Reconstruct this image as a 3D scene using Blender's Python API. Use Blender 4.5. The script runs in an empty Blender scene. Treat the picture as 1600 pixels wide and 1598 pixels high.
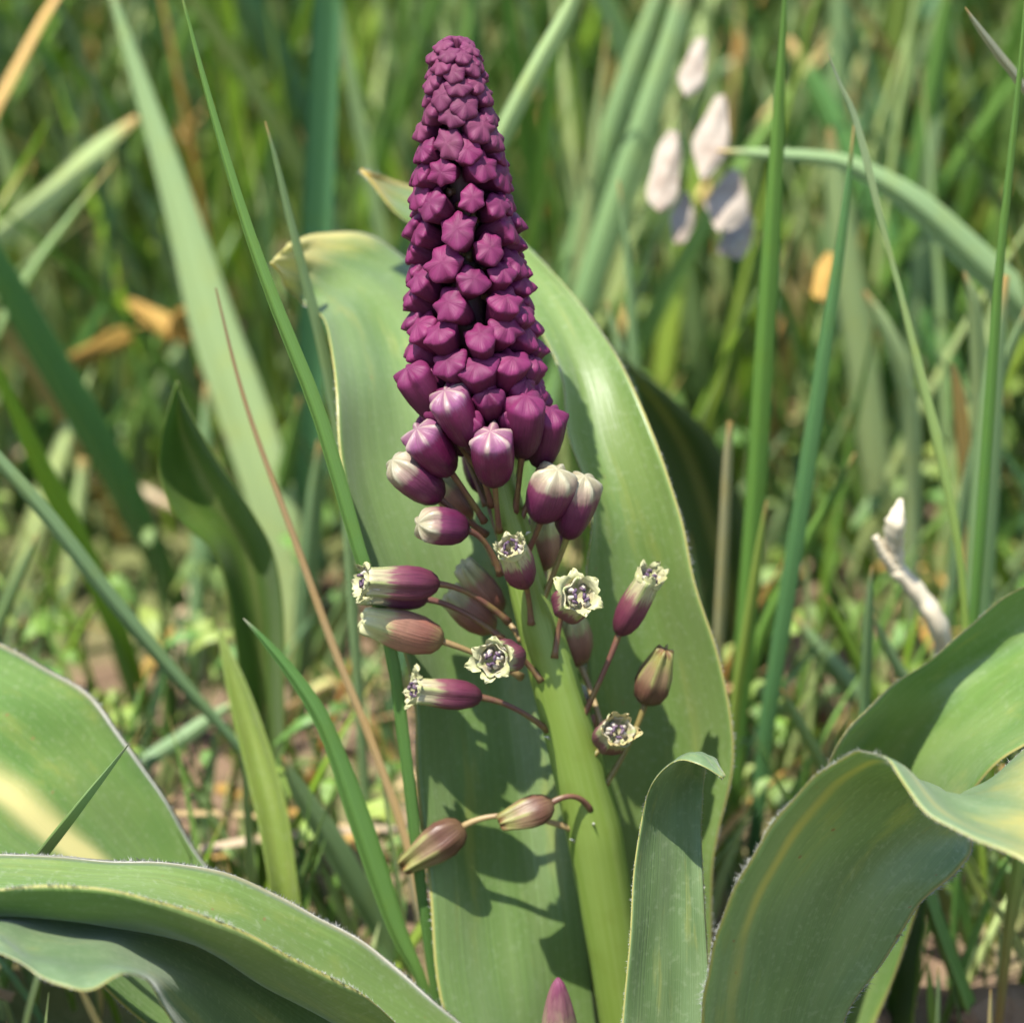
import bpy, math, random
import numpy as np
from mathutils import Vector, Matrix

random.seed(7)
rng = np.random.default_rng(11)
sc = bpy.context.scene
col = sc.collection

# ------------------------------------------------------------------ camera
PW, PH = 1600.0, 1598.0
FPX = 6500.0                       # focal length in photo pixels
PITCH = math.radians(25.0)
BASE_PX, BASE_PY, BASE_DEPTH = 985.0, 1700.0, 0.672   # where the bulb stands (world origin)
FWD = Vector((0, math.cos(PITCH), -math.sin(PITCH)))
RIGHT = Vector((1, 0, 0))
UP = Vector((0, math.sin(PITCH), math.cos(PITCH)))
CAM = -(RIGHT * ((BASE_PX - PW / 2) / FPX) + UP * ((PH / 2 - BASE_PY) / FPX) + FWD) * BASE_DEPTH
cd = bpy.data.cameras.new('camera')
cd.sensor_fit = 'HORIZONTAL'
cd.sensor_width = 36.0
cd.lens = 36.0 * FPX / PW
cd.clip_start = 0.02
cd.clip_end = 200.0
cd.dof.use_dof = True
cd.dof.focus_distance = 0.622
cd.dof.aperture_fstop = cd.lens / 9.5
cam = bpy.data.objects.new('camera', cd)
cam.matrix_world = Matrix.Translation(CAM) @ Matrix.Rotation(math.pi / 2 - PITCH, 4, 'X')
col.objects.link(cam)
sc.camera = cam

# ------------------------------------------------------------------ light
SUN_DIR = Vector((-0.24, -0.24, 0.94)).normalized()     # towards the sun
SUN_EL = math.asin(SUN_DIR.z)
SUN_AZ = math.atan2(SUN_DIR.x, SUN_DIR.y)
world = bpy.data.worlds.new('World')
sc.world = world
world.use_nodes = True
wn = world.node_tree
sky = wn.nodes.new('ShaderNodeTexSky')
sky.sky_type = 'NISHITA'
sky.sun_disc = False
sky.sun_elevation = SUN_EL
sky.sun_rotation = SUN_AZ
wn.links.new(sky.outputs[0], wn.nodes['Background'].inputs[0])
wn.nodes['Background'].inputs[1].default_value = 0.15
sd = bpy.data.lights.new('sun', 'SUN')
sd.energy = 4.8
sd.angle = math.radians(0.5)
sd.color = (1.0, 0.96, 0.88)
sun = bpy.data.objects.new('sun', sd)
sun.rotation_euler = SUN_DIR.to_track_quat('Z', 'Y').to_euler()
sun.location = SUN_DIR * 3
col.objects.link(sun)
sc.view_settings.view_transform = 'Standard'
sc.view_settings.look = 'None'
sc.view_settings.exposure = 1.12
sc.view_settings.gamma = 1.0
sc.view_settings.use_curve_mapping = False
sc.render.engine = 'CYCLES'
sc.cycles.use_denoising = True
sc.cycles.max_bounces = 5
sc.cycles.diffuse_bounces = 3
sc.cycles.glossy_bounces = 2
sc.cycles.transmission_bounces = 6
sc.cycles.caustics_reflective = False
sc.cycles.caustics_refractive = False


# ------------------------------------------------------------------ placing
def ray(px, py):
    return RIGHT * ((px - PW / 2) / FPX) + UP * ((PH / 2 - py) / FPX) + FWD


def at(px, py, Y):
    """the point of the place that lies Y metres behind the bulb"""
    r = ray(px, py)
    return CAM + r * ((Y - CAM.y) / r.y)


def on_ground(px, py):
    r = ray(px, py)
    return CAM + r * (-CAM.z / r.z)


def unit(p):
    """metres per photo pixel at p"""
    return (Vector(p) - CAM).dot(FWD) / FPX


def to_px(p):
    v = Vector(p) - CAM
    d = v.dot(FWD)
    return PW / 2 + v.dot(RIGHT) / d * FPX, PH / 2 - v.dot(UP) / d * FPX


# ------------------------------------------------------------------ objects
def link(name, mesh, parent=None, mat=None, **props):
    o = bpy.data.objects.new(name, mesh)
    col.objects.link(o)
    if parent is not None:
        o.parent = parent
    if mat is not None and mesh is not None and not mesh.materials:
        mesh.materials.append(mat)
    for k, v in props.items():
        o[k] = v
    return o


def thing(name, label, cat, loc=(0, 0, 0), group=None):
    o = link(name, None, label=label, category=cat)
    o.location = loc
    o.empty_display_size = 0.01
    if group:
        o['group'] = group
    return o


def mesh_of(name, verts, faces, uvs=None, cols=None, smooth=True):
    """uvs, cols: one per vertex"""
    me = bpy.data.meshes.new(name)
    verts = np.asarray([list(v) for v in verts] if isinstance(verts, list) else verts, dtype=float)
    me.from_pydata(verts.tolist(), [], faces.tolist() if isinstance(faces, np.ndarray) else [tuple(f) for f in faces])
    li = np.empty(len(me.loops), dtype=np.int32)
    me.loops.foreach_get('vertex_index', li)
    if uvs is not None:
        ul = me.uv_layers.new(name='UVMap')
        ul.data.foreach_set('uv', np.asarray(uvs, dtype=np.float32)[li].ravel())
    if cols is not None:
        ca = me.color_attributes.new('Col', 'FLOAT_COLOR', 'POINT')
        c = np.ones((len(verts), 4), dtype=np.float32)
        c[:, :3] = np.asarray(cols, dtype=np.float32)
        ca.data.foreach_set('color', c.ravel())
    if smooth:
        me.polygons.foreach_set('use_smooth', np.ones(len(me.polygons), dtype=bool))
    me.update()
    return me


def crom(P, t):
    """Catmull-Rom through the rows of P, at the parameters t in 0..1"""
    P = np.asarray(P, dtype=float)
    n = len(P) - 1
    x = np.clip(np.asarray(t) * n, 0, n - 1e-9)
    i = x.astype(int)
    f = (x - i)[:, None]
    E = np.vstack([2 * P[0] - P[1], P, 2 * P[-1] - P[-2]])
    a, b, c, d = E[i], E[i + 1], E[i + 2], E[i + 3]
    return 0.5 * (2 * b + (c - a) * f + (2 * a - 5 * b + 4 * c - d) * f ** 2 + (3 * b - a - 3 * c + d) * f ** 3)


# ------------------------------------------------------------------ materials
class NT:
    def __init__(self, name):
        self.m = bpy.data.materials.new(name)
        self.m.use_nodes = True
        self.t = self.m.node_tree
        self.b = self.t.nodes['Principled BSDF']
        self.out = self.t.nodes['Material Output']

    def n(self, typ, **kw):
        nd = self.t.nodes.new('ShaderNode' + typ)
        for k, v in kw.items():
            setattr(nd, k, v)
        return nd

    def put(self, sock, v):
        if hasattr(v, 'is_output'):
            self.t.links.new(v, sock)
        else:
            if isinstance(v, tuple) and len(v) == 3 and sock.type == 'RGBA':
                v = (*v, 1)
            sock.default_value = v

    def math(self, op, a, b=0.0, c=0.0):
        nd = self.n('Math', operation=op)
        for s, v in zip(nd.inputs, (a, b, c)):
            self.put(s, v)
        return nd.outputs[0]

    def mix(self, f, a, b, mode='MIX'):
        nd = self.n('Mix', data_type='RGBA', blend_type=mode)
        self.put(nd.inputs[0], f)
        self.put(nd.inputs[6], a if hasattr(a, 'is_output') else (*a, 1))
        self.put(nd.inputs[7], b if hasattr(b, 'is_output') else (*b, 1))
        return nd.outputs[2]

    def step(self, v, lo, hi, a=0.0, b=1.0):
        nd = self.n('MapRange', interpolation_type='SMOOTHSTEP')
        for s, x in zip(nd.inputs, (v, lo, hi, a, b)):
            self.put(s, x)
        return nd.outputs[0]

    def uv(self):
        s = self.n('SeparateXYZ')
        self.t.links.new(self.n('TexCoord').outputs['UV'], s.inputs[0])
        return s.outputs[0], s.outputs[1]

    def vec(self, x, y, z=0.0):
        c = self.n('CombineXYZ')
        for s, v in zip(c.inputs, (x, y, z)):
            self.put(s, v)
        return c.outputs[0]

    def noise(self, vec, scale=5.0, detail=3.0, rough=0.5):
        nd = self.n('TexNoise')
        self.t.links.new(vec, nd.inputs['Vector'])
        nd.inputs['Scale'].default_value = scale
        nd.inputs['Detail'].default_value = detail
        nd.inputs['Roughness'].default_value = rough
        return nd.outputs[0]

    def pos(self):
        return self.n('NewGeometry').outputs['Position']

    def bump(self, h, dist, strength=1.0):
        nd = self.n('Bump')
        self.put(nd.inputs['Height'], h)
        nd.inputs['Distance'].default_value = dist
        nd.inputs['Strength'].default_value = strength
        self.t.links.new(nd.outputs[0], self.b.inputs['Normal'])
        return nd.outputs[0]

    def finish(self, colour, rough=0.5, spec=0.5, translucent=0.0, tcol=None, normal=None):
        self.put(self.b.inputs['Base Color'], colour if hasattr(colour, 'is_output') else (*colour, 1))
        self.put(self.b.inputs['Roughness'], rough)
        self.b.inputs['Specular IOR Level'].default_value = spec
        if translucent:
            tr = self.n('BsdfTranslucent')
            self.put(tr.inputs[0], tcol if tcol is not None else colour)
            if normal is not None:
                self.t.links.new(normal, tr.inputs[1])
            mx = self.n('MixShader')
            mx.inputs[0].default_value = translucent
            self.t.links.new(self.b.outputs[0], mx.inputs[1])
            self.t.links.new(tr.outputs[0], mx.inputs[2])
            self.t.links.new(mx.outputs[0], self.out.inputs[0])
        return self.m


def leaf_material(name, base, second, yellow=0.3, tip=0.9, tipcol=(0.42, 0.30, 0.07), bloom=0.25,
                  rough=0.42, translucent=0.32, mid=0.0, seed=0.0, specks=0.6, stripe=0.0, margin=1.0, tint=(1.18, 1.10, 0.88)):
    k = NT(name)
    x, y = k.uv()
    across = k.math('ABSOLUTE', k.math('SUBTRACT', x, 0.5))
    fine = k.noise(k.vec(k.math('MULTIPLY', x, 70.0), k.math('MULTIPLY', y, 3.0), seed), 1.0, 2.0)
    broad = k.noise(k.vec(k.math('MULTIPLY', x, 5.0), k.math('MULTIPLY', y, 5.0), seed + 3), 1.0, 3.0)
    patch = k.noise(k.vec(k.math('MULTIPLY', x, 6.0), k.math('MULTIPLY', y, 7.0), seed + 9), 1.0, 4.0, 0.6)
    grain = k.noise(k.pos(), 900.0, 3.0, 0.6)
    vein = k.noise(k.vec(k.math('MULTIPLY', x, 190.0), k.math('MULTIPLY', y, 5.0), seed + 5), 1.0, 1.0)
    c = k.mix(k.step(broad, 0.35, 0.65), base, second)
    c = k.mix(k.math('MULTIPLY', k.step(fine, 0.42, 0.7), 0.18), c, tuple(min(1, v * 1.5 + 0.03) for v in base))
    c = k.mix(k.math('MULTIPLY', k.step(vein, 0.45, 0.7), 0.16), c, tuple(v * 0.55 for v in base))
    c = k.mix(k.math('MULTIPLY', k.step(grain, 0.5, 0.75), bloom), c, (0.30, 0.36, 0.26))
    c = k.mix(k.math('MULTIPLY', k.step(patch, 0.55, 0.72), yellow), c, (0.42, 0.38, 0.09))
    if mid:
        c = k.mix(k.math('MULTIPLY', k.step(k.math('ADD', across, k.math('MULTIPLY', k.math('SUBTRACT', broad, 0.5), 0.12)), 0.13, 0.0), mid), c, (0.50, 0.47, 0.24))
    tf = k.step(k.math('ADD', y, k.math('MULTIPLY', k.math('SUBTRACT', patch, 0.5), 0.18)), tip, tip + 0.14)
    c = k.mix(tf, c, tipcol)
    if margin:
        c = k.mix(k.math('MULTIPLY', k.step(across, 0.480, 0.494), margin), c, (0.40, 0.38, 0.14))
    vor = k.n('TexVoronoi')
    k.t.links.new(k.vec(k.math('MULTIPLY', x, 9.0), k.math('MULTIPLY', y, 34.0), seed), vor.inputs['Vector'])
    vor.inputs['Scale'].default_value = 1.0
    spot = k.math('MULTIPLY', k.step(vor.outputs['Distance'], 0.10, 0.05), k.step(patch, 0.48, 0.56))
    c = k.mix(k.math('MULTIPLY', spot, specks), c, (0.22, 0.13, 0.06))
    if stripe:
        c = k.mix(k.math('MULTIPLY', k.step(k.math('ABSOLUTE', k.math('SUBTRACT', k.math('ADD', x, k.math('MULTIPLY', y, 0.05)), stripe)), 0.05, 0.0), k.step(broad, 0.3, 0.75)), c, (0.36, 0.34, 0.13))
    c = k.mix(1.0, c, tint, 'MULTIPLY')
    h = k.math('ADD', k.math('MULTIPLY', fine, 1.0), k.math('MULTIPLY', grain, 0.25))
    nm = k.bump(h, 0.00022, 0.45)
    rg = k.math('ADD', k.math('MULTIPLY', broad, 0.12), rough - 0.06)
    tc = k.mix(1.0, c, (1.15, 1.25, 0.45), 'MULTIPLY')
    k.b.inputs['Sheen Weight'].default_value = 0.22
    k.b.inputs['Sheen Roughness'].default_value = 0.4
    return k.finish(c, rg, 0.55, translucent, tc)


def blade_material():
    k = NT('grass_blade')
    x, y = k.uv()
    a = k.n('Attribute', attribute_name='Col')
    fine = k.noise(k.vec(k.math('MULTIPLY', x, 22.0), k.math('MULTIPLY', y, 2.0)), 1.0, 2.0)
    mott = k.noise(k.pos(), 160.0, 3.0)
    c = k.mix(k.math('MULTIPLY', k.step(fine, 0.4, 0.68), 0.3), a.outputs[0], k.mix(1.0, a.outputs[0], (1.5, 1.45, 1.5), 'MULTIPLY'))
    c = k.mix(k.math('MULTIPLY', k.step(mott, 0.48, 0.75), 0.28), c, k.mix(1.0, a.outputs[0], (1.25, 1.05, 0.6), 'MULTIPLY'))
    k.bump(fine, 0.0002, 0.7)
    c = k.mix(1.0, c, (1.14, 1.08, 0.92), 'MULTIPLY')
    tc = k.mix(1.0, c, (1.06, 1.14, 0.7), 'MULTIPLY')
    return k.finish(c, 0.42, 0.5, 0.34, tc)


BLADE = blade_material()

LEAF_A = leaf_material('leaf_sage', (0.125, 0.205, 0.065), (0.16, 0.235, 0.095), 0.22, 0.78, (0.52, 0.46, 0.17), 0.2, 0.40, 0.34, 0, 1.3, 0.5, tint=(1.10, 1.08, 0.91))
LEAF_B = leaf_material('leaf_olive', (0.125, 0.205, 0.055), (0.155, 0.23, 0.075), 0.15, 0.90, (0.55, 0.34, 0.06), 0.3, 0.42, 0.30, 0, 4.1, tint=(1.04, 1.02, 0.84))
LEAF_C = leaf_material('leaf_glaucous', (0.11, 0.18, 0.078), (0.145, 0.215, 0.105), 0.2, 0.95, (0.45, 0.38, 0.10), 0.3, 0.42, 0.34, 0, 7.7, 0.3, tint=(1.14, 1.12, 0.96))
LEAF_D = leaf_material('leaf_blue_green', (0.145, 0.22, 0.10), (0.19, 0.265, 0.14), 0.25, 0.70, (0.40, 0.34, 0.10), 0.35, 0.40, 0.42, 0, 11.2, 0.9, 0.15, tint=(1.16, 1.16, 0.98))
LEAF_D2 = leaf_material('leaf_shiny', (0.105, 0.195, 0.05), (0.15, 0.235, 0.075), 0.2, 1.2, (0.40, 0.34, 0.10), 0.2, 0.30, 0.28, 0, 15.9, 0.0, tint=(1.12, 1.08, 0.95))
LEAF_F = leaf_material('leaf_deep', (0.085, 0.17, 0.04), (0.12, 0.205, 0.055), 0.15, 1.2, (0.40, 0.34, 0.10), 0.2, 0.45, 0.30, 0.9, 21.4, 0.6)  # pale midrib band stands for a highlight, painted into the colour
LEAF_G = leaf_material('leaf_fresh', (0.085, 0.175, 0.028), (0.11, 0.20, 0.038), 0.05, 0.97, (0.35, 0.20, 0.06), 0.1, 0.45, 0.46, 0.2, 25.4, 0.0, margin=0.25)


def hair_material():
    k = NT('pale_hair')
    return k.finish((0.58, 0.58, 0.52), 0.6, 0.2, 0.4)


HAIR = hair_material()


def stem_material():
    k = NT('stem_green')
    x, y = k.uv()
    fine = k.noise(k.vec(k.math('MULTIPLY', x, 40.0), k.math('MULTIPLY', y, 4.0)), 1.0, 2.0)
    mott = k.noise(k.pos(), 240.0, 3.0)
    c = k.mix(k.step(fine, 0.35, 0.7), (0.165, 0.24, 0.04), (0.19, 0.265, 0.055))
    c = k.mix(k.math('MULTIPLY', k.step(mott, 0.5, 0.75), 0.4), c, (0.15, 0.20, 0.03))
    k.bump(fine, 0.0002, 0.4)
    return k.finish(c, 0.40, 0.5, 0.15)


STEM = stem_material()


def ramp(k, fac, stops):
    r = k.n('ValToRGB')
    r.color_ramp.interpolation = 'EASE'
    el = r.color_ramp.elements
    while len(el) < len(stops):
        el.new(0.5)
    for e, (p, c) in zip(el, stops):
        e.position = p
        e.color = (*c, 1)
    k.t.links.new(fac, r.inputs[0])
    return r.outputs[0]


def floret_material(name, stops, ridge, ridge_from=0.7, stripes=0.25, rough=0.42, vary=0.3, gain=0.60, streak=0.12, ridge_amount=0.75):
    """colour along the floret (uv y) with six pale ridges on the tip (uv x)"""
    k = NT(name)
    x, y = k.uv()
    six = k.math('ABSOLUTE', k.math('SUBTRACT', k.math('FRACT', k.math('MULTIPLY', x, 6.0)), 0.5))   # 0 on a lobe, .5 between
    mott = k.noise(k.pos(), 420.0, 3.0, 0.6)
    fine = k.noise(k.vec(k.math('MULTIPLY', x, 60.0), k.math('MULTIPLY', y, 2.0)), 1.0, 2.0)
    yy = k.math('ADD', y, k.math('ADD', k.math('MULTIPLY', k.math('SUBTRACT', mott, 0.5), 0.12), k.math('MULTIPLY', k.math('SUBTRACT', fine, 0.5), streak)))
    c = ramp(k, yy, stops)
    rf = k.math('MULTIPLY', k.step(six, 0.20, 0.03), k.step(yy, ridge_from, ridge_from + 0.12))
    c = k.mix(k.math('MULTIPLY', rf, ridge_amount), c, ridge)
    dust = k.noise(k.pos(), 1500.0, 2.0, 0.7)
    c = k.mix(k.math('MULTIPLY', k.step(dust, 0.55, 0.8), 0.22), c, k.mix(1.0, c, (1.6, 1.9, 1.5), 'MULTIPLY'))
    c = k.mix(k.math('MULTIPLY', k.step(mott, 0.5, 0.72), 0.35), c, k.mix(1.0, c, (0.5, 0.5, 0.45), 'MULTIPLY'))
    c = k.mix(k.math('MULTIPLY', k.step(fine, 0.42, 0.66), stripes), c, k.mix(1.0, c, (0.45, 0.4, 0.45), 'MULTIPLY'))
    oi = k.n('ObjectInfo')
    c = k.mix(k.math('MULTIPLY', oi.outputs['Random'], vary), c, k.mix(1.0, c, (0.55, 0.5, 0.65), 'MULTIPLY'))
    k.bump(k.math('ADD', fine, k.math('MULTIPLY', mott, 0.6)), 0.00015, 0.7)
    c = k.mix(1.0, c, (gain, gain, gain), 'MULTIPLY')
    return k.finish(c, rough, 0.35, 0.10)


PUR = (0.165, 0.012, 0.068)
PURL = (0.23, 0.020, 0.10)
CREAM = (0.56, 0.54, 0.30)
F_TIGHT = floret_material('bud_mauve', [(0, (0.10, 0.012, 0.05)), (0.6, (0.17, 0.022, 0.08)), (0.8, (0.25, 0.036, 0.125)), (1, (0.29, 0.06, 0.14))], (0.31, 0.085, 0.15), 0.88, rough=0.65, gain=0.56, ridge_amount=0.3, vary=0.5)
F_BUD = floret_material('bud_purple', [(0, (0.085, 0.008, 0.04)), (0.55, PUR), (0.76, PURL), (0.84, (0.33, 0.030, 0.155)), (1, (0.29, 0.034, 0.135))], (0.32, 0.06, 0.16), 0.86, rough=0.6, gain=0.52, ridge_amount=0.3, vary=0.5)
F_PINK = floret_material('bud_pink_tip', [(0, (0.10, 0.012, 0.05)), (0.5, PUR), (0.70, PURL), (0.84, (0.36, 0.11, 0.24)), (1, (0.46, 0.24, 0.29))], (0.66, 0.52, 0.42), 0.78, streak=0.2)
F_CREAM = floret_material('bud_cream_tip', [(0, (0.11, 0.015, 0.05)), (0.45, (0.16, 0.02, 0.08)), (0.66, (0.24, 0.05, 0.12)), (0.76, (0.45, 0.30, 0.24)), (1, (0.55, 0.50, 0.30))], (0.66, 0.62, 0.42), 0.7)
F_OPEN = floret_material('floret_open', [(0, (0.13, 0.03, 0.05)), (0.36, (0.17, 0.035, 0.07)), (0.56, (0.24, 0.075, 0.10)), (0.74, (0.56, 0.50, 0.28)), (1, (0.66, 0.62, 0.38))], (0.42, 0.50, 0.16), 0.60, stripes=0.6, rough=0.5, gain=0.74, streak=0.45)
F_FADE = floret_material('floret_faded', [(0, (0.30, 0.21, 0.09)), (0.25, (0.27, 0.11, 0.075)), (0.6, (0.34, 0.17, 0.11)), (0.8, (0.45, 0.42, 0.18)), (1, CREAM)], (0.46, 0.48, 0.20), 0.66, 0.4, gain=0.85, streak=0.3)
F_SPENT = floret_material('floret_spent', [(0, (0.17, 0.10, 0.05)), (0.3, (0.16, 0.075, 0.045)), (0.6, (0.30, 0.20, 0.10)), (0.85, (0.32, 0.30, 0.09)), (1, (0.22, 0.11, 0.04))], (0.36, 0.37, 0.11), 0.4, 0.55, gain=0.82, streak=0.3)


def simple(name, c, rough=0.5, translucent=0.0, amount=0.3, scale=300.0, c2=None):
    k = NT(name)
    n = k.noise(k.pos(), scale, 4.0, 0.6)
    cc = k.mix(k.math('MULTIPLY', k.step(n, 0.4, 0.7), amount), c, c2 if c2 else tuple(v * 0.45 for v in c))
    k.bump(n, 0.0002, 0.5)
    return k.finish(cc, rough, 0.4, translucent)


PED_PUR = simple('pedicel_purple', (0.12, 0.05, 0.035), 0.45, 0, 0.6, 260, (0.16, 0.13, 0.03))
PED_GRN = simple('pedicel_olive', (0.17, 0.13, 0.04), 0.45, 0, 0.6, 260, (0.20, 0.20, 0.04))
PED_TAN = simple('pedicel_tan', (0.27, 0.19, 0.08), 0.5, 0, 0.5, 260, (0.17, 0.09, 0.05))
LOBE = simple('lobe_cream', (0.45, 0.43, 0.24), 0.5, 0.25, 0.5, 500, (0.50, 0.52, 0.20))
LOBE_OLD = simple('lobe_yellowed', (0.50, 0.44, 0.20), 0.55, 0.2, 0.6, 500, (0.33, 0.22, 0.08))
ANTHER = simple('anther_violet', (0.05, 0.025, 0.06), 0.7, 0, 0.75, 1600, (0.22, 0.15, 0.16))
FILAMENT = simple('filament_white', (0.48, 0.43, 0.36), 0.5, 0.2, 0.3, 900)
THROAT = simple('throat_brown', (0.16, 0.11, 0.04), 0.7, 0, 0.4, 900)
BRACT = simple('bract_white', (0.70, 0.70, 0.62), 0.5, 0.3, 0.2, 900)


def ground_material():
    k = NT('soil')
    p = k.pos()
    a = k.noise(p, 26.0, 6.0, 0.6)
    b = k.noise(p, 170.0, 5.0, 0.65)
    c = k.mix(k.step(a, 0.35, 0.65), (0.16, 0.105, 0.065), (0.26, 0.18, 0.12))
    c = k.mix(k.math('MULTIPLY', k.step(b, 0.45, 0.7), 0.6), c, (0.085, 0.055, 0.035))
    g = k.noise(p, 12.0, 4.0, 0.6)
    c = k.mix(k.math('MULTIPLY', k.step(g, 0.44, 0.58), 0.75), c, (0.10, 0.14, 0.035))
    k.bump(k.math('ADD', b, k.math('MULTIPLY', a, 2.0)), 0.003, 0.9)
    return k.finish(c, 0.9, 0.2)


SOIL = ground_material()

# ------------------------------------------------------------------ ground
gx = np.unique(np.concatenate([np.linspace(-30, -2, 15), np.linspace(-2, -0.5, 16), np.linspace(-0.5, 0.5, 150), np.linspace(0.5, 2, 16), np.linspace(2, 30, 15)]))
gy = np.unique(np.concatenate([np.linspace(-30, -2, 15), np.linspace(-2, -0.3, 18), np.linspace(-0.3, 0.9, 170), np.linspace(0.9, 3, 20), np.linspace(3, 40, 18)]))
X, Y = np.meshgrid(gx, gy)
near = np.exp(-((X / 0.9) ** 2 + ((Y - 0.3) / 1.0) ** 2))


def relief(x, y):
    return (0.0035 * np.sin(41 * x + 1.3) * np.sin(37 * y + 0.4) + 0.0030 * np.sin(97 * x + 23 * y) * np.cos(83 * y - 31 * x)
            + 0.0022 * np.sin(190 * x - 70 * y) * np.sin(160 * y + 55 * x))


Z = relief(X, Y) * near + rng.normal(0, 0.0007, X.shape) * near - 0.004
gv = np.stack([X.ravel(), Y.ravel(), Z.ravel()], 1)
nx, ny = len(gx), len(gy)
gf = [(j * nx + i, j * nx + i + 1, (j + 1) * nx + i + 1, (j + 1) * nx + i) for j in range(ny - 1) for i in range(nx - 1)]
link('ground', mesh_of('ground', gv, gf), mat=SOIL, kind='structure', label='brown crumbly soil under the grass')


# ------------------------------------------------------------------ leaves
def surface_leaf(name, parent, stations, mat, n_along=72, n_across=18, thick=0.0005, wave=0.0, waves=9.0,
                 hairs=1.0, hair_len=0.0009, close_tip=True, label=None, hair_range=(0.0, 1.0), seed=1, flat=0.0):
    """stations base to tip; each is three (px, py, Y): one margin, the middle, the other margin"""
    stations = [(a, (m[0], m[1], m[2] * (1 - flat) + 0.5 * flat * (a[2] + b[2])), b) for a, m, b in stations]
    S = np.array([[list(at(*c)) for c in st] for st in stations])          # k,3,3
    t = np.linspace(0, 1, n_along)
    cols3 = [crom(S[:, c], t) for c in range(3)]
    r = np.random.default_rng(seed)
    v = np.linspace(0, 1, n_across)
    v = 0.5 + 0.5 * np.sign(v - 0.5) * (1 - (1 - np.abs(2 * v - 1)) ** 1.25)   # denser at the margins
    L0 = (2 * v - 1) * (v - 1)
    L1 = 4 * v * (1 - v)
    L2 = v * (2 * v - 1)
    P = L0[None, :, None] * cols3[0][:, None] + L1[None, :, None] * cols3[1][:, None] + L2[None, :, None] * cols3[2][:, None]
    du = np.gradient(P, axis=0)
    dv = np.gradient(P, axis=1)
    N = np.cross(du, dv)
    N /= np.linalg.norm(N, axis=2, keepdims=True) + 1e-12
    if wave:
        edge = np.abs(2 * v - 1) ** 3
        ph = r.uniform(0, 6.28, 4)
        w = (np.sin(t * waves * 6.283 + ph[0]) + 0.6 * np.sin(t * waves * 2.3 * 6.283 + ph[1]))[:, None] * (v[None] < 0.5) + \
            (np.sin(t * waves * 0.9 * 6.283 + ph[2]) + 0.6 * np.sin(t * waves * 2.1 * 6.283 + ph[3]))[:, None] * (v[None] >= 0.5)
        P = P + N * (w * edge[None] * wave)[:, :, None]
    # gentle surface unevenness
    a = r.uniform(0, 6.28, 3)
    bump = 0.00025 * min(1.0, float(np.median(np.linalg.norm(P[:, -1] - P[:, 0], axis=1))) / 0.022) ** 2 * (np.sin(v[None] * 17 + t[:, None] * 9 + a[0]) + np.sin(v[None] * 9 - t[:, None] * 31 + a[1]))
    P = P + N * bump[:, :, None]
    prof = np.sqrt(np.clip(1 - np.abs(2 * v - 1) ** 10, 0, 1)) * 0.5 * thick
    prof[0] = prof[-1] = 0
    top = P + N * prof[None, :, None]
    bot = P - N * prof[None, :, None]
    na, nc = n_along, n_across
    verts = np.concatenate([top.reshape(-1, 3), bot.reshape(-1, 3)])
    uv1 = np.stack([np.broadcast_to(v[None], (na, nc)).ravel(), np.broadcast_to(t[:, None], (na, nc)).ravel()], 1)
    uvs = np.concatenate([uv1, uv1])
    off = na * nc

    def b(i, j):
        return i * nc + j if j in (0, nc - 1) else off + i * nc + j
    faces = []
    for i in range(na - 1):
        for j in range(nc - 1):
            faces.append((i * nc + j, i * nc + j + 1, (i + 1) * nc + j + 1, (i + 1) * nc + j))
            faces.append((b(i, j), b(i + 1, j), b(i + 1, j + 1), b(i, j + 1)))
    for i in (0, na - 1):                      # end caps
        for j in range(nc - 1):
            f = [i * nc + j, i * nc + j + 1, b(i, j + 1), b(i, j)]
            f = list(dict.fromkeys(f))
            if len(f) > 2:
                faces.append(f)
    me = mesh_of(name, verts, faces, uvs)
    o = link(name, me, parent, mat)
    if label:
        o['label'] = label
    if hairs:
        hv, hf = [], []
        for side, j, jn in ((0, 0, 1), (1, nc - 1, nc - 2)):
            E = P[:, j]
            I = P[:, jn]
            seg = np.linalg.norm(np.diff(E, axis=0), axis=1)
            cum = np.concatenate([[0], np.cumsum(seg)]) / max(seg.sum(), 1e-9)
            cnt = int(seg.sum() / 0.00019 * hairs)
            q = r.uniform(hair_range[0], hair_range[1], cnt)
            clump = np.clip(0.6 + 0.6 * np.sin(q * 61 + 2 * side) * np.sin(q * 23 + 1), 0.08, 1.2)

            def on(arr, qq):
                return np.stack([np.interp(qq, cum, arr[:, d]) for d in range(3)], 1)
            e = on(E, q)
            out = e - on(I, q)
            out /= np.linalg.norm(out, axis=1, keepdims=True) + 1e-9
            tan = on(E, np.minimum(1, q + 0.01)) - on(E, np.maximum(0, q - 0.01))
            tan /= np.linalg.norm(tan, axis=1, keepdims=True) + 1e-9
            dirn = out + tan * r.uniform(-0.3, 0.7, (cnt, 1)) + r.normal(0, 0.35, (cnt, 3))
            dirn /= np.linalg.norm(dirn, axis=1, keepdims=True)
            ln = (hair_len * r.uniform(0.4, 1.15, cnt) * clump)[:, None]
            wd = 0.000045
            nrm = np.cross(dirn, tan)
            k = sum(len(x) for x in hv)
            hv.append(np.stack([e - tan * wd - out * 0.0001, e + tan * wd - out * 0.0001, e + nrm * wd, e + dirn * ln], 1).reshape(-1, 3))
            b4 = (k + 4 * np.arange(cnt))[:, None]
            hf.append(np.concatenate([b4 + np.array([0, 1, 3]), b4 + np.array([1, 2, 3]), b4 + np.array([2, 0, 3])]))
        if hv:
            h = link('hair_fringe', mesh_of('hair_fringe', np.concatenate(hv), np.concatenate(hf)), o, HAIR)
            h['kind'] = 'stuff'
    return o


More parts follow.
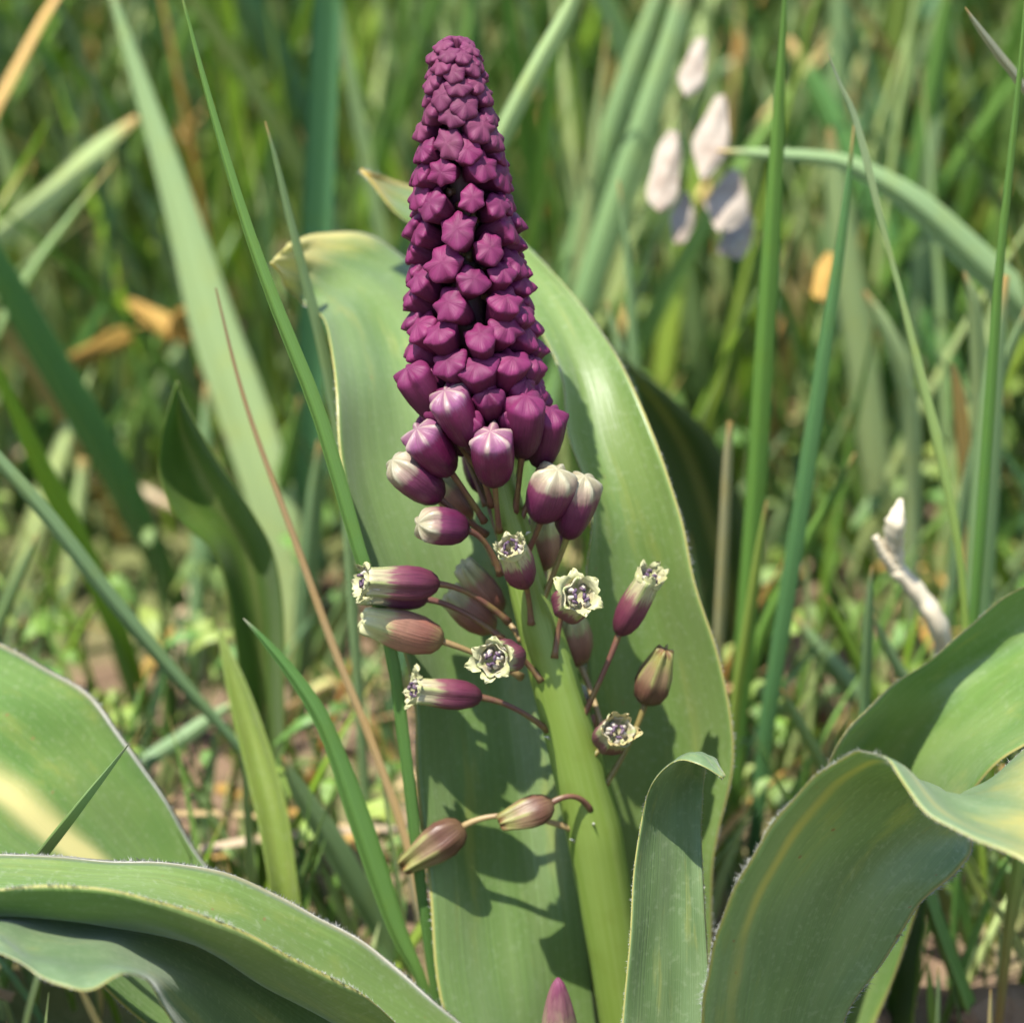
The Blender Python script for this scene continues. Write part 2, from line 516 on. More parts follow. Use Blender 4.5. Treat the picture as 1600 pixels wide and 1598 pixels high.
plant = thing('grape_hyacinth', 'purple grape hyacinth in flower with broad wavy green leaves', 'flower')

# the tall leaf behind the flowers whose top bends over to a withered tip
surface_leaf('leaf', plant, [
    ((750, 1700, -0.016), (830, 1720, -0.008), (945, 1700, 0.000)),
    ((690, 1560, -0.010), (812, 1560, -0.002), (932, 1570, 0.003)),
    ((668, 1380, -0.002), (792, 1380, 0.007), (916, 1395, 0.008)),
    ((653, 1210, 0.004), (775, 1210, 0.015), (897, 1210, 0.013)),
    ((640, 1060, 0.009), (752, 1050, 0.021), (872, 1050, 0.018)),
    ((572, 890, 0.013), (700, 880, 0.028), (835, 880, 0.024)),
    ((533, 745, 0.020), (655, 730, 0.037), (800, 720, 0.032)),
    ((523, 610, 0.030), (628, 590, 0.048), (765, 580, 0.044)),
    ((512, 512, 0.046), (590, 490, 0.064), (715, 475, 0.064)),
    ((480, 478, 0.058), (545, 440, 0.068), (645, 412, 0.082)),
    ((455, 455, 0.058), (500, 415, 0.066), (580, 372, 0.084)),
    ((436, 433, 0.052), (462, 405, 0.060), (510, 360, 0.078)),
    ((421, 412, 0.046), (430, 404, 0.050), (452, 378, 0.062)),
], LEAF_A, wave=0.0002, waves=4, flat=0.3, hairs=0.35, seed=3, label='tall sage leaf with its top bent over to a yellow withered tip')

# the tall leaf whose narrow yellow tip passes behind the flower spike
surface_leaf('leaf', plant, [
    ((930, 1720, 0.004), (1030, 1730, 0.012), (1105, 1720, 0.006)),
    ((925, 1560, 0.008), (1030, 1560, 0.017), (1112, 1540, 0.008)),
    ((915, 1400, 0.011), (1025, 1400, 0.021), (1112, 1390, 0.009)),
    ((915, 1280, 0.013), (1030, 1280, 0.024), (1122, 1300, 0.010)),
    ((920, 1150, 0.015), (1035, 1160, 0.027), (1147, 1175, 0.012)),
    ((915, 1020, 0.017), (1015, 1030, 0.030), (1124, 1030, 0.016)),
    ((915, 890, 0.019), (985, 890, 0.033), (1084, 900, 0.020)),
    ((922, 800, 0.021), (965, 790, 0.036), (1060, 800, 0.024)),
    ((890, 690, 0.027), (932, 690, 0.042), (1030, 700, 0.030)),
    ((880, 590, 0.037), (905, 580, 0.050), (988, 598, 0.040)),
    ((832, 500, 0.052), (865, 480, 0.062), (932, 508, 0.052)),
    ((765, 425, 0.066), (800, 400, 0.074), (850, 410, 0.066)),
    ((690, 374, 0.070), (715, 342, 0.078), (745, 320, 0.086)),
    ((614, 330, 0.070), (628, 310, 0.077), (646, 290, 0.086)),
    ((562, 268, 0.072), (564, 267, 0.073), (567, 266, 0.072)),
], LEAF_B, wave=0.0002, waves=4, flat=0.5, hairs=1.0, hair_len=0.0010, seed=5, label='tall olive leaf ending in a narrow yellow tip behind the flowers')

# the narrow grey-green leaf with a hooked tip
surface_leaf('leaf', plant, [
    ((960, 1720, -0.038), (1030, 1720, -0.026), (1112, 1720, -0.034)),
    ((972, 1600, -0.034), (1040, 1600, -0.022), (1112, 1590, -0.030)),
    ((982, 1470, -0.030), (1045, 1470, -0.017), (1105, 1470, -0.025)),
    ((991, 1350, -0.026), (1048, 1345, -0.011), (1098, 1350, -0.019)),
    ((1005, 1265, -0.023), (1052, 1250, -0.006), (1096, 1275, -0.014)),
    ((1028, 1212, -0.023), (1064, 1200, -0.006), (1100, 1222, -0.013)),
    ((1058, 1190, -0.026), (1080, 1178, -0.014), (1106, 1192, -0.018)),
    ((1090, 1192, -0.028), (1102, 1182, -0.022), (1118, 1188, -0.022)),
    ((1130, 1216, -0.029), (1131, 1215, -0.0285), (1132, 1214, -0.028)),
], LEAF_C, wave=0.0, flat=0.85, hairs=0.7, hair_len=0.0006, seed=8, label='short grey-green leaf with a hooked tip in front of the stem')

# the big twisting leaf
surface_leaf('leaf', plant, [
    ((1090, 1740, -0.0480), (1230, 1760, -0.0280), (1320, 1740, -0.0340)),
    ((1098, 1600, -0.0520), (1220, 1610, -0.0300), (1318, 1600, -0.0340)),
    ((1112, 1500, -0.0530), (1245, 1510, -0.0300), (1385, 1495, -0.0320)),
    ((1140, 1405, -0.0530), (1275, 1420, -0.0280), (1440, 1410, -0.0300)),
    ((1195, 1302, -0.0520), (1330, 1330, -0.0240), (1495, 1362, -0.0260)),
    ((1268, 1218, -0.0500), (1400, 1265, -0.0220), (1520, 1325, -0.0200)),
    ((1335, 1168, -0.0500), (1445, 1235, -0.0220), (1522, 1296, -0.0160)),
    ((1382, 1186, -0.0540), (1462, 1232, -0.0300), (1520, 1272, -0.0160)),
    ((1428, 1245, -0.0620), (1480, 1240, -0.0380), (1524, 1246, -0.0180)),
    ((1500, 1302, -0.0680), (1525, 1250, -0.0460), (1556, 1206, -0.0220)),
    ((1600, 1352, -0.0740), (1605, 1250, -0.0520), (1615, 1150, -0.0260)),
    ((1720, 1390, -0.0800), (1715, 1270, -0.0560), (1710, 1130, -0.0340)),
    ((1860, 1380, -0.0860), (1850, 1300, -0.0700), (1830, 1200, -0.0500)),
    ((1960, 1360, -0.0900), (1958, 1352, -0.0860), (1955, 1345, -0.0800)),
], LEAF_D, n_along=96, wave=0.0002, waves=6, flat=0.6, hairs=1.8, hair_len=0.0013, seed=13, label='big blue-green leaf twisting over so that its margin shows white hairs')

# the shining leaf behind it
surface_leaf('leaf', plant, [
    ((1150, 1740, 0.002), (1230, 1740, 0.016), (1320, 1740, 0.010)),
    ((1200, 1520, 0.004), (1290, 1530, 0.020), (1390, 1540, 0.010)),
    ((1250, 1320, 0.004), (1350, 1340, 0.022), (1450, 1370, 0.006)),
    ((1298, 1175, 0.006), (1400, 1210, 0.020), (1500, 1260, -0.004)),
    ((1368, 1092, 0.012), (1475, 1120, 0.018), (1560, 1195, -0.008)),
    ((1446, 1031, 0.016), (1550, 1060, 0.018), (1640, 1140, -0.010)),
    ((1522, 975, 0.018), (1620, 1010, 0.018), (1720, 1100, -0.010)),
    ((1602, 914, 0.018), (1700, 970, 0.018), (1800, 1070, -0.008)),
    ((1700, 860, 0.014), (1790, 930, 0.014), (1880, 1050, -0.006)),
    ((1850, 840, 0.008), (1900, 920, 0.008), (1960, 1030, -0.006)),
    ((2040, 960, 0.000), (2042, 970, 0.000), (2045, 985, -0.002)),
], LEAF_D2, wave=0.0002, waves=4, hairs=0.3, seed=17, label='broad shiny leaf arching up behind the twisting one')

# short bright leaf under the twisting one
surface_leaf('leaf', plant, [
    ((1240, 1740, 0.012), (1330, 1745, 0.022), (1420, 1740, 0.016)),
    ((1270, 1620, 0.014), (1350, 1620, 0.026), (1428, 1610, 0.016)),
    ((1310, 1500, 0.018), (1375, 1500, 0.030), (1438, 1500, 0.018)),
    ((1360, 1400, 0.022), (1405, 1400, 0.034), (1447, 1405, 0.022)),
    ((1410, 1340, 0.028), (1425, 1335, 0.032), (1440, 1338, 0.028)),
], LEAF_G, hairs=0.2, seed=19, label='short fresh green leaf under the twisting one')

# channelled leaf lying out over the lower ones
surface_leaf('leaf', plant, [
    ((860, 1740, -0.010), (820, 1760, -0.016), (800, 1740, -0.024)),
    ((765, 1645, -0.012), (735, 1690, -0.026), (690, 1660, -0.036)),
    ((690, 1570, -0.014), (640, 1650, -0.032), (590, 1570, -0.044)),
    ((600, 1495, -0.016), (540, 1602, -0.036), (520, 1525, -0.048)),
    ((500, 1435, -0.018), (440, 1545, -0.039), (425, 1475, -0.051)),
    ((400, 1381, -0.020), (350, 1490, -0.042), (325, 1433, -0.054)),
    ((280, 1351, -0.022), (240, 1452, -0.044), (220, 1399, -0.056)),
    ((150, 1338, -0.024), (120, 1436, -0.045), (105, 1386, -0.057)),
    ((0, 1334, -0.026), (-10, 1430, -0.046), (-10, 1388, -0.058)),
    ((-150, 1345, -0.028), (-160, 1440, -0.047), (-150, 1402, -0.058)),
    ((-330, 1410, -0.030), (-335, 1480, -0.046), (-330, 1450, -0.056)),
    ((-480, 1520, -0.036), (-482, 1526, -0.040), (-484, 1522, -0.044)),
], LEAF_B, n_along=84, wave=0.00012, waves=5, hairs=1.4, hair_len=0.0011, seed=23, label='channelled leaf lying out low over the others')

# pale wavy leaf below it
surface_leaf('leaf', plant, [
    ((800, 1760, -0.020), (740, 1790, -0.026), (690, 1790, -0.036)),
    ((640, 1660, -0.020), (560, 1720, -0.030), (470, 1790, -0.042)),
    ((520, 1580, -0.022), (430, 1640, -0.032), (345, 1730, -0.046)),
    ((420, 1515, -0.026), (330, 1560, -0.042), (276, 1615, -0.058)),
    ((330, 1470, -0.030), (255, 1512, -0.050), (238, 1546, -0.066)),
    ((240, 1440, -0.034), (185, 1486, -0.056), (195, 1524, -0.076)),
    ((160, 1425, -0.036), (115, 1480, -0.060), (128, 1543, -0.080)),
    ((80, 1418, -0.038), (45, 1470, -0.061), (62, 1526, -0.078)),
    ((0, 1412, -0.038), (-15, 1450, -0.060), (0, 1482, -0.074)),
    ((-110, 1415, -0.038), (-115, 1450, -0.056), (-110, 1490, -0.070)),
    ((-250, 1470, -0.036), (-252, 1490, -0.042), (-255, 1520, -0.048)),
    ((-330, 1540, -0.038), (-331, 1543, -0.039), (-332, 1546, -0.040)),
], LEAF_C, n_along=84, wave=0.0002, waves=5, hairs=0.9, seed=29, label='pale low leaf with a brown-edged wavy margin')

# broad leaf leaning out behind them with a highlight painted pale along its midrib
surface_leaf('leaf', plant, [
    ((760, 1740, 0.004), (700, 1760, 0.004), (660, 1770, -0.006)),
    ((560, 1600, 0.008), (480, 1640, 0.002), (400, 1690, -0.014)),
    ((420, 1470, 0.012), (320, 1540, 0.002), (230, 1600, -0.018)),
    ((318, 1342, 0.016), (210, 1425, 0.000), (120, 1500, -0.020)),
    ((252, 1240, 0.020), (130, 1340, 0.000), (50, 1420, -0.020)),
    ((200, 1160, 0.022), (60, 1283, 0.000), (-10, 1365, -0.020)),
    ((148, 1094, 0.024), (0, 1232, 0.002), (-80, 1320, -0.018)),
    ((78, 1044, 0.026), (-80, 1180, 0.004), (-170, 1290, -0.014)),
    ((0, 1003, 0.028), (-160, 1150, 0.008), (-260, 1290, -0.008)),
    ((-100, 985, 0.028), (-250, 1140, 0.010), (-350, 1310, -0.002)),
    ((-260, 1030, 0.024), (-360, 1180, 0.012), (-430, 1340, 0.004)),
    ((-470, 1290, 0.014), (-474, 1300, 0.013), (-478, 1310, 0.012)),
], LEAF_F, wave=0.0001, waves=4, hairs=0.8, seed=31, label='broad deep green leaf leaning out low, a highlight painted pale along its midrib')

# ------------------------------------------------------------------ stem and flowers
AXIS = [(1000, 1760, -0.002), (978, 1600, 0.000), (958, 1480, 0.001), (928, 1300, 0.003), (896, 1170, 0.005), (860, 1040, 0.007),
        (825, 920, 0.009), (792, 790, 0.011), (766, 690, 0.013), (748, 610, 0.014), (735, 500, 0.016), (727, 400, 0.018),
        (721, 300, 0.019), (717, 200, 0.020), (713, 120, 0.021), (711, 62, 0.022)]
AX_PY = [a[1] for a in AXIS][::-1]
AX_PX = [a[0] for a in AXIS][::-1]
AX_Y = [a[2] for a in AXIS][::-1]


def axis(py):
    return at(np.interp(py, AX_PY, AX_PX), py, float(np.interp(py, AX_PY, AX_Y)))


def tube(path, radii, sides=10, ribs=0.0, nrib=6, cap=True):
    P = np.asarray([list(p) for p in path], dtype=float)
    n = len(P)
    T = np.gradient(P, axis=0)
    T /= np.linalg.norm(T, axis=1, keepdims=True) + 1e-12
    ref = np.array([0.3, 0.9, 0.1])
    verts, uvs = [], []
    u = np.cross(T[0], ref)
    for i in range(n):
        u = u - T[i] * u.dot(T[i])
        u /= np.linalg.norm(u)
        w = np.cross(T[i], u)
        for s in range(sides + 1):
            a = 2 * math.pi * s / sides
            rr = radii[i] * (1 + ribs * math.cos(nrib * a))
            verts.append(P[i] + rr * (math.cos(a) * u + math.sin(a) * w))
            uvs.append((s / sides, i / (n - 1)))
    m = sides + 1
    faces = [(i * m + s, i * m + s + 1, (i + 1) * m + s + 1, (i + 1) * m + s) for i in range(n - 1) for s in range(sides)]
    if cap:
        faces.append(tuple(range(sides))[::-1])
        faces.append(tuple((n - 1) * m + s for s in range(sides)))
    return verts, faces, uvs


ys = np.linspace(1760, 690, 60)
st_r = np.interp(ys, [66, 150, 500, 700, 780, 900, 1050, 1300, 1500, 1760], [6, 14, 24, 24, 25, 30, 37, 44, 40, 42])
pts = [axis(y) for y in ys]
v, f, uvv = tube(pts, [r * unit(p) for r, p in zip(st_r, pts)], 30, 0.012, 7)
link('stem', mesh_of('stem', v, f, uvv), plant, STEM, label='thick yellow-green flower stem')
ys = np.linspace(694, 100, 30)
st_r = np.interp(ys, [100, 150, 500, 694], [12, 16, 25, 24])
pts = [axis(y) for y in ys]
v, f, uvv = tube(pts, [r * unit(p) for r, p in zip(st_r, pts)], 20, 0.04, 7)
link('spike_axis', mesh_of('spike_axis', v, f, uvv), plant, simple('axis_gap_shade', (0.07, 0.02, 0.035), 0.6, 0, 0.6, 260, (0.06, 0.06, 0.02)))  # dark purple axis: shade of the gaps between buds put into its colour


def floret_mesh(name, prof, seg=36, twist=0.0, wob=0.0, seed=0):
    """prof: (z, r, six-fold amplitude), length 1; uv y follows z, lobes at uv x = (k+.5)/6"""
    r = np.random.default_rng(seed)
    verts, uvs, faces = [], [], []
    n = len(prof)
    lob = r.uniform(0.3, 1.5, 6)
    for i, (z, rad, amp) in enumerate(prof):
        for s in range(seg + 1):
            a = 2 * math.pi * s / seg
            c = -math.cos(6 * a)
            shape = (2 * ((c + 1) / 2) ** 1.5 - 1) * lob[int(s * 6 / seg) % 6]
            rr = rad * (1 + amp * shape) * (1 + wob * math.sin(2 * a + 1.3 + i * 0.3) + wob * 0.6 * math.sin(3 * a + seed))
            verts.append((rr * math.cos(a), rr * math.sin(a), z + (0.25 * amp * c * rad if z > 0.6 else 0)))
            uvs.append((s / seg, min(1, i / (n - 1) if False else max(0, z))))
    m = seg + 1
    for i in range(n - 1):
        for s in range(seg):
            faces.append((i * m + s, i * m + s + 1, (i + 1) * m + s + 1, (i + 1) * m + s))
    return mesh_of(name, verts, faces, uvs)


def variants(name, prof, mat, k=5, wob=0.06):
    out = []
    for i in range(k):
        me = floret_mesh(name, prof, wob=wob, seed=i + 1)
        me.materials.append(mat)
        out.append(me)
    return out


CAP = [(0.80, 0.43, 0.07), (0.845, 0.42, 0.13), (0.885, 0.35, 0.14), (0.915, 0.26, 0.10), (0.935, 0.16, 0.07), (0.945, 0.07, 0.04), (0.945, 0.001, 0)]
P_TIGHT = [(0, 0.10, 0), (0.10, 0.22, 0), (0.3, 0.34, 0.01), (0.55, 0.44, 0.03), (0.70, 0.49, 0.05), (0.79, 0.50, 0.08), (0.85, 0.47, 0.14), (0.90, 0.38, 0.14), (0.935, 0.26, 0.10), (0.955, 0.12, 0.05), (0.957, 0.001, 0)]
P_BUD = [(0, 0.08, 0), (0.06, 0.18, 0), (0.2, 0.27, 0.01), (0.4, 0.335, 0.02), (0.6, 0.375, 0.03), (0.74, 0.405, 0.06)] + CAP
P_LONG = [(0, 0.07, 0), (0.04, 0.15, 0), (0.14, 0.225, 0.01), (0.3, 0.28, 0.025), (0.5, 0.312, 0.035), (0.66, 0.32, 0.04), (0.76, 0.32, 0.06), (0.82, 0.322, 0.09), (0.855, 0.31, 0.14), (0.90, 0.27, 0.22), (0.94, 0.19, 0.22), (0.97, 0.10, 0.15), (0.975, 0.001, 0)]
P_CREAM = [(0, 0.07, 0), (0.04, 0.17, 0), (0.14, 0.265, 0.01), (0.3, 0.33, 0.02), (0.5, 0.36, 0.025), (0.66, 0.36, 0.04), (0.76, 0.345, 0.06), (0.84, 0.32, 0.10), (0.90, 0.265, 0.15), (0.95, 0.17, 0.18), (0.98, 0.08, 0.12), (0.985, 0.001, 0)]
P_OPEN = [(0, 0.06, 0), (0.04, 0.14, 0), (0.12, 0.215, 0.02), (0.26, 0.275, 0.04), (0.42, 0.295, 0.05), (0.58, 0.28, 0.06), (0.74, 0.255, 0.07), (0.86, 0.25, 0.09), (0.93, 0.265, 0.12), (0.93, 0.235, 0.10), (0.87, 0.215, 0.04), (0.80, 0.19, 0), (0.78, 0.001, 0)]
P_FADE = [(0, 0.05, 0), (0.03, 0.11, 0), (0.10, 0.18, 0.02), (0.3, 0.245, 0.04), (0.5, 0.26, 0.05), (0.7, 0.235, 0.06), (0.84, 0.20, 0.10), (0.93, 0.18, 0.22), (0.98, 0.15, 0.35), (1.0, 0.10, 0.4), (0.96, 0.03, 0.1), (0.95, 0.001, 0)]
P_SPENT = [(0, 0.05, 0), (0.03, 0.12, 0), (0.12, 0.19, 0.04), (0.3, 0.235, 0.07), (0.5, 0.225, 0.09), (0.7, 0.18, 0.12), (0.84, 0.14, 0.2), (0.93, 0.12, 0.3), (0.99, 0.09, 0.5), (1.0, 0.04, 0.4), (0.97, 0.001, 0)]
M_TIGHT = variants('floret', P_TIGHT, F_TIGHT, 8, 0.09)
M_BUD = variants('floret', P_BUD, F_BUD, 9, 0.08)
M_LBUD = variants('floret', P_LONG, F_BUD)
M_PINK = variants('floret', P_LONG, F_PINK)
M_CREAM = variants('floret', P_CREAM, F_CREAM)
M_OPEN = variants('floret', P_OPEN, F_OPEN)
M_FADE = variants('floret', P_FADE, F_FADE, 3, 0.08)
M_SPENT = variants('floret', P_SPENT, F_SPENT, 3, 0.10)


def lobe_mesh(mat, curl=1.0, wide=0.15, seed=0):
    """a petal lobe on the mouth of a floret of length 1, at angle 0"""
    r = np.random.default_rng(seed)
    na, nc = 9, 7
    verts, faces, uvs = [], [], []
    for side in (1, -1):
        for i in range(na):
            t = i / (na - 1)
            ang = curl * (0.1 + 1.7 * t)                 # turns outwards
            z = 0.90 + 0.16 * math.sin(min(ang, 2.4)) / max(curl, 0.3) * 0.62
            x = 0.24 + 0.135 * (1 - math.cos(min(ang, 2.4))) * 0.75
            w = wide * (1 - t ** 3.0) ** 0.55 * (1 - 0.1 * t) + 0.004
            for j in range(nc):
                s = 2 * j / (nc - 1) - 1
                cup = 0.05 * (s * s - 0.3) * (1 - t)
                ruf = 0.026 * math.sin(6 * s + 8 * t + seed * 2) * t
                verts.append((x - cup * 0.8 + ruf + side * 0.012 * (1 - abs(s) ** 3), s * w, z + cup + ruf + side * 0.016 * (1 - abs(s) ** 3)))
                uvs.append((j / (nc - 1), t))
    off = na * nc
    for i in range(na - 1):
        for j in range(nc - 1):
            q = (i * nc + j, i * nc + j + 1, (i + 1) * nc + j + 1, (i + 1) * nc + j)
            faces.append(q)
            faces.append(tuple(off + x for x in q[::-1]))
    me = mesh_of('lobe', verts, faces, uvs)
    me.materials.append(mat)
    return me


LOBES = {'open': [lobe_mesh(LOBE, 0.85, 0.16, 1), lobe_mesh(LOBE, 1.3, 0.15, 2), lobe_mesh(LOBE, 0.6, 0.155, 3), lobe_mesh(LOBE, 1.05, 0.16, 8)],
         'half': [lobe_mesh(LOBE, 0.25, 0.15, 4), lobe_mesh(LOBE, 0.35, 0.15, 5)],
         'old': [lobe_mesh(LOBE_OLD, 0.7, 0.14, 6), lobe_mesh(LOBE_OLD, 0.5, 0.13, 7)]}


def anther_meshes():
    v, f, u = tube([(0.18, 0, 0.78), (0.175, 0, 0.90), (0.13, 0, 0.97)], [0.055, 0.045, 0.018], 6)
    fil = mesh_of('filament', v, f, u)
    fil.materials.append(FILAMENT)
    v, f, u = tube([(0.11, -0.05, 0.955), (0.118, -0.028, 0.985), (0.11, 0, 0.99), (0.118, 0.028, 0.985), (0.105, 0.05, 0.96)], [0.01, 0.027, 0.024, 0.028, 0.01], 7)
    an = mesh_of('anther', v, f, u)
    an.materials.append(ANTHER)
    return fil, an


FIL, ANT = anther_meshes()


def bract_mesh():
    v, f, u = tube([(0, 0, -0.0002), (0.0004, 0, 0.0003), (0.0010, 0, 0.0006)], [0.00022, 0.00018, 0.00005], 6)
    me = mesh_of('bract', v, f, u)
    me.materials.append(BRACT)
    return me


BR = bract_mesh()


def frame(base, tip, width=1.0, roll=None):
    base, tip = Vector(base), Vector(tip)
    z = tip - base
    L = z.length
    q = z.to_track_quat('Z', 'Y').to_matrix().to_4x4()
    return Matrix.Translation(base) @ q @ Matrix.Rotation(random.uniform(0, 6.28) if roll is None else roll, 4, 'Z') @ Matrix.Diagonal((L * width, L * width, L, 1))


def floret(meshes, base, tip, attach=None, ped=None, width=1.0, lobes=None, via=None, pr=0.0005, stamens=False, label=None, roll=None):
    me = random.choice(meshes)
    o = link('floret', me, plant)
    o.matrix_world = M = frame(base, tip, width, roll)
    if label:
        o['label'] = label
    inv = M.inverted()
    if lobes:
        for k in range(6):
            l = link('lobe', random.choice(LOBES[lobes]), o)
            l.matrix_local = Matrix.Rotation((k + 0.5) / 6 * 2 * math.pi + random.uniform(-.15, .15), 4, 'Z') @ Matrix.Translation((random.uniform(-.03, .02), 0, random.uniform(-.05, .0))) @ Matrix.Diagonal((random.uniform(0.85, 1.12), random.uniform(0.75, 1.1), random.uniform(0.97, 1.03), 1))
    if stamens:
        for k in range(6):
            R = Matrix.Rotation(k / 6 * 2 * math.pi + random.uniform(-.2, .2), 4, 'Z') @ Matrix.Translation((random.uniform(-.06, .02), random.uniform(-.03, .03), random.uniform(-.08, .01))) @ Matrix.Rotation(random.uniform(-.35, .35), 4, 'Z')
            for nm, mm in (('filament', FIL), ('anther', ANT)):
                s = link(nm, mm, o)
                s.matrix_local = R
    if attach is not None:
        b, a = Vector(base), Vector(attach)
        d = (Vector(tip) - b).normalized()
        ln = (a - b).length
        b0 = b + d * (0.06 * (Vector(tip) - b).length)
        c1 = b - d * ln * 0.35 if via is None else Vector(via)
        ps = []
        for t in np.linspace(0, 1, 14).tolist():
            ps.append(inv @ ((1 - t) ** 2 * b0 + 2 * t * (1 - t) * c1 + t * t * a))
        # built in world size, then brought into the floret's own space
        wps = [M @ p for p in ps]
        rad = [pr * (1.15 - 0.3 * math.sin(math.pi * t) + (0.25 if t > 0.93 else 0)) for t in np.linspace(0, 1, 14)]
        v, f, u = tube(wps, rad, 8)
        v = [inv @ Vector(x) for x in v]
        link('pedicel', mesh_of('pedicel', v, f, u), o, ped or PED_PUR)
    return o


# -- the dense part of the spike: the buds one can make out, then the rest all round
HALF = ([60, 80, 110, 150, 200, 260, 330, 400, 480, 560, 620], [16, 31, 40, 48, 59, 70, 80, 85, 91, 95, 94])


def spot(px, py):
    cx = np.interp(py, AX_PY, AX_PX)
    R = np.interp(py, *HALF)
    s = max(-0.99, min(0.99, (px - cx) / R))
    return py, math.asin(s)


seen = [(702, 75), (722, 78), (688, 92), (738, 95), (708, 104), (675, 118), (745, 122), (716, 124), (690, 138), (757, 140), (728, 150),
        (668, 165), (705, 165), (752, 185), (772, 175), (700, 208), (662, 220), (730, 215), (755, 242), (785, 232), (690, 252), (655, 255), (738, 289), (672, 297), (780, 305), (715, 333),
        (652, 346), (800, 345), (765, 367), (692, 384), (655, 414), (742, 418), (808, 398), (700, 452), (790, 452), (655, 487), (750, 502), (818, 476),
        (700, 536), (800, 545), (660, 560), (760, 590), (832, 560)]
placed = [spot(*p) for p in seen]


def gap(a, b):
    R = np.interp((a[0] + b[0]) / 2, *HALF)
    d = abs((a[1] - b[1] + math.pi) % (2 * math.pi) - math.pi) * R
    return math.hypot(d, a[0] - b[0])


for py0 in np.arange(64, 640, 2.0):
    need = float(np.interp(py0, [60, 120, 200, 300, 640], [20, 28, 36, 41, 44]))
    for _ in range(60):
        c = (py0, random.uniform(-math.pi, math.pi))
        if all(gap(c, q) > need * (0.86 if abs(c[1]) > 1.2 else 1.0) for q in placed):
            placed.append(c)
for py, ph in placed:
    ax = axis(py)
    ax2 = axis(py - 20)
    A = (ax2 - ax).normalized()
    u = unit(ax)
    side = (RIGHT - A * RIGHT.dot(A)).normalized()
    front = A.cross(side)
    if front.dot(FWD) > 0:
        front = -front
    out = side * math.sin(ph) + front * math.cos(ph)
    R = float(np.interp(py, *HALF)) * u
    lean = math.radians(float(np.interp(py, [60, 90, 160, 300, 400, 500, 620], [25, 45, 64, 60, 50, 44, 38])) + random.uniform(-7, 7))
    d = (out * math.sin(lean) + A * math.cos(lean))
    d = (d + Vector((random.gauss(0, .09), random.gauss(0, .09), random.gauss(0, .09)))).normalized()
    L = float(np.interp(py, [60, 120, 200, 300, 420, 520, 620], [31, 40, 52, 63, 73, 84, 92])) * u * random.uniform(0.88, 1.10)
    # pixel rows are seen under the camera's tilt, so take the bud's face as the fixed point
    tip = ax + out * (R + 5 * u)
    base = tip - d * L
    w = float(np.interp(py, [60, 120, 200, 300, 420, 620], [1.0, 1.0, 0.98, 0.92, 0.84, 0.80])) * random.uniform(0.95, 1.06)
    ms = M_TIGHT if py < 215 else (M_BUD if py < 560 else M_LBUD)
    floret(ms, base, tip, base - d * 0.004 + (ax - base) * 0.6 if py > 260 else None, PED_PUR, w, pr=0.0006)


def hand(meshes, base, tip, attach, ped=PED_PUR, via=None, **kw):
    """base, tip, attach: (px, py, how far towards the viewer from the stem axis, in mm)"""
    def w(p):
        return at(p[0], p[1], float(np.interp(p[1], AX_PY, AX_Y)) - p[2] * 0.001)
    return floret(meshes, w(base), w(tip), w(attach) if attach else None, ped, via=w(via) if via else None, **kw)


# -- the loosening lower florets
hand(M_PINK, (735, 695, 7), (694, 608, 9), (768, 790, 2), roll=0.3)
hand(M_PINK, (773, 757, 7), (766, 672, 11), (780, 830, 3), width=1.00, roll=0.1)
hand(M_PINK, (705, 738, 5), (650, 668, 8), (757, 815, 1.5), width=1.00)
hand(M_CREAM, (688, 780, 4), (612, 718, 7), (760, 835, 0), width=0.84, label='purple floret with a pale pink tip')
hand(M_CREAM, (730, 828, 5), (652, 818, 9), (782, 898, 2), width=0.91, label='purple bud with a cream tip')
hand(M_CREAM, (846, 812, 4), (872, 732, 8), (822, 868, 1.5), width=0.93)
hand(M_CREAM, (886, 838, 2), (914, 742, 5), (846, 942, 1.5), width=0.80, ped=PED_GRN)
hand(M_OPEN, (821, 912, 5), (796, 850, 11), (830, 975, 3), width=0.84, lobes='half', stamens=True, label='half-open cream floret on the front of the stem')
hand(M_FADE, (852, 888, -7), (850, 806, -5), (840, 950, -2), width=1.05, ped=PED_TAN)
hand(M_OPEN, (686, 912, 6), (560, 908, 10), (795, 972, 2), width=0.71, lobes='open', stamens=True, label='open purple floret with frilled cream lobes')
hand(M_OPEN, (668, 936, 2), (566, 925, 4), (785, 998, 1), width=0.73, lobes='half')
hand(M_FADE, (692, 1002, 5), (566, 966, 7), (815, 1058, 0), width=0.92, ped=PED_TAN, label='faded pinkish floret')
hand(M_OPEN, (806, 1022, 5), (766, 1031, 15), (846, 1064, 3), width=0.82, lobes='open', stamens=True, label='open cream floret showing violet anthers')
hand(M_OPEN, (752, 1089, 6), (640, 1078, 9), (855, 1140, 2), width=0.73, lobes='open', stamens=True, via=(800, 1095, 5))
hand(M_OPEN, (882, 950, 4), (908, 929, 14), (866, 1028, 3), width=0.84, lobes='open', stamens=True, label='open cream floret facing out beside the stem')
hand(M_OPEN, (966, 990, 1), (1020, 894, 4), (908, 1125, 1), width=0.69, lobes='half', stamens=True, via=(950, 1040, 2), label='upright purple floret with parted cream lobes')
hand(M_FADE, (905, 1038, -8), (890, 958, -6), (940, 1140, -2), width=1.1, ped=PED_TAN, via=(930, 1090, -6))
hand(M_SPENT, (1008, 1098, -1), (1040, 1014, 1), (942, 1232, 1), width=1.15, ped=PED_GRN, via=(990, 1160, 0), label='withered brown-green floret')
hand(M_OPEN, (948, 1160, 2), (968, 1140, 11), (912, 1196, 3), width=0.86, lobes='old', stamens=True, ped=PED_GRN, label='yellowed open floret')
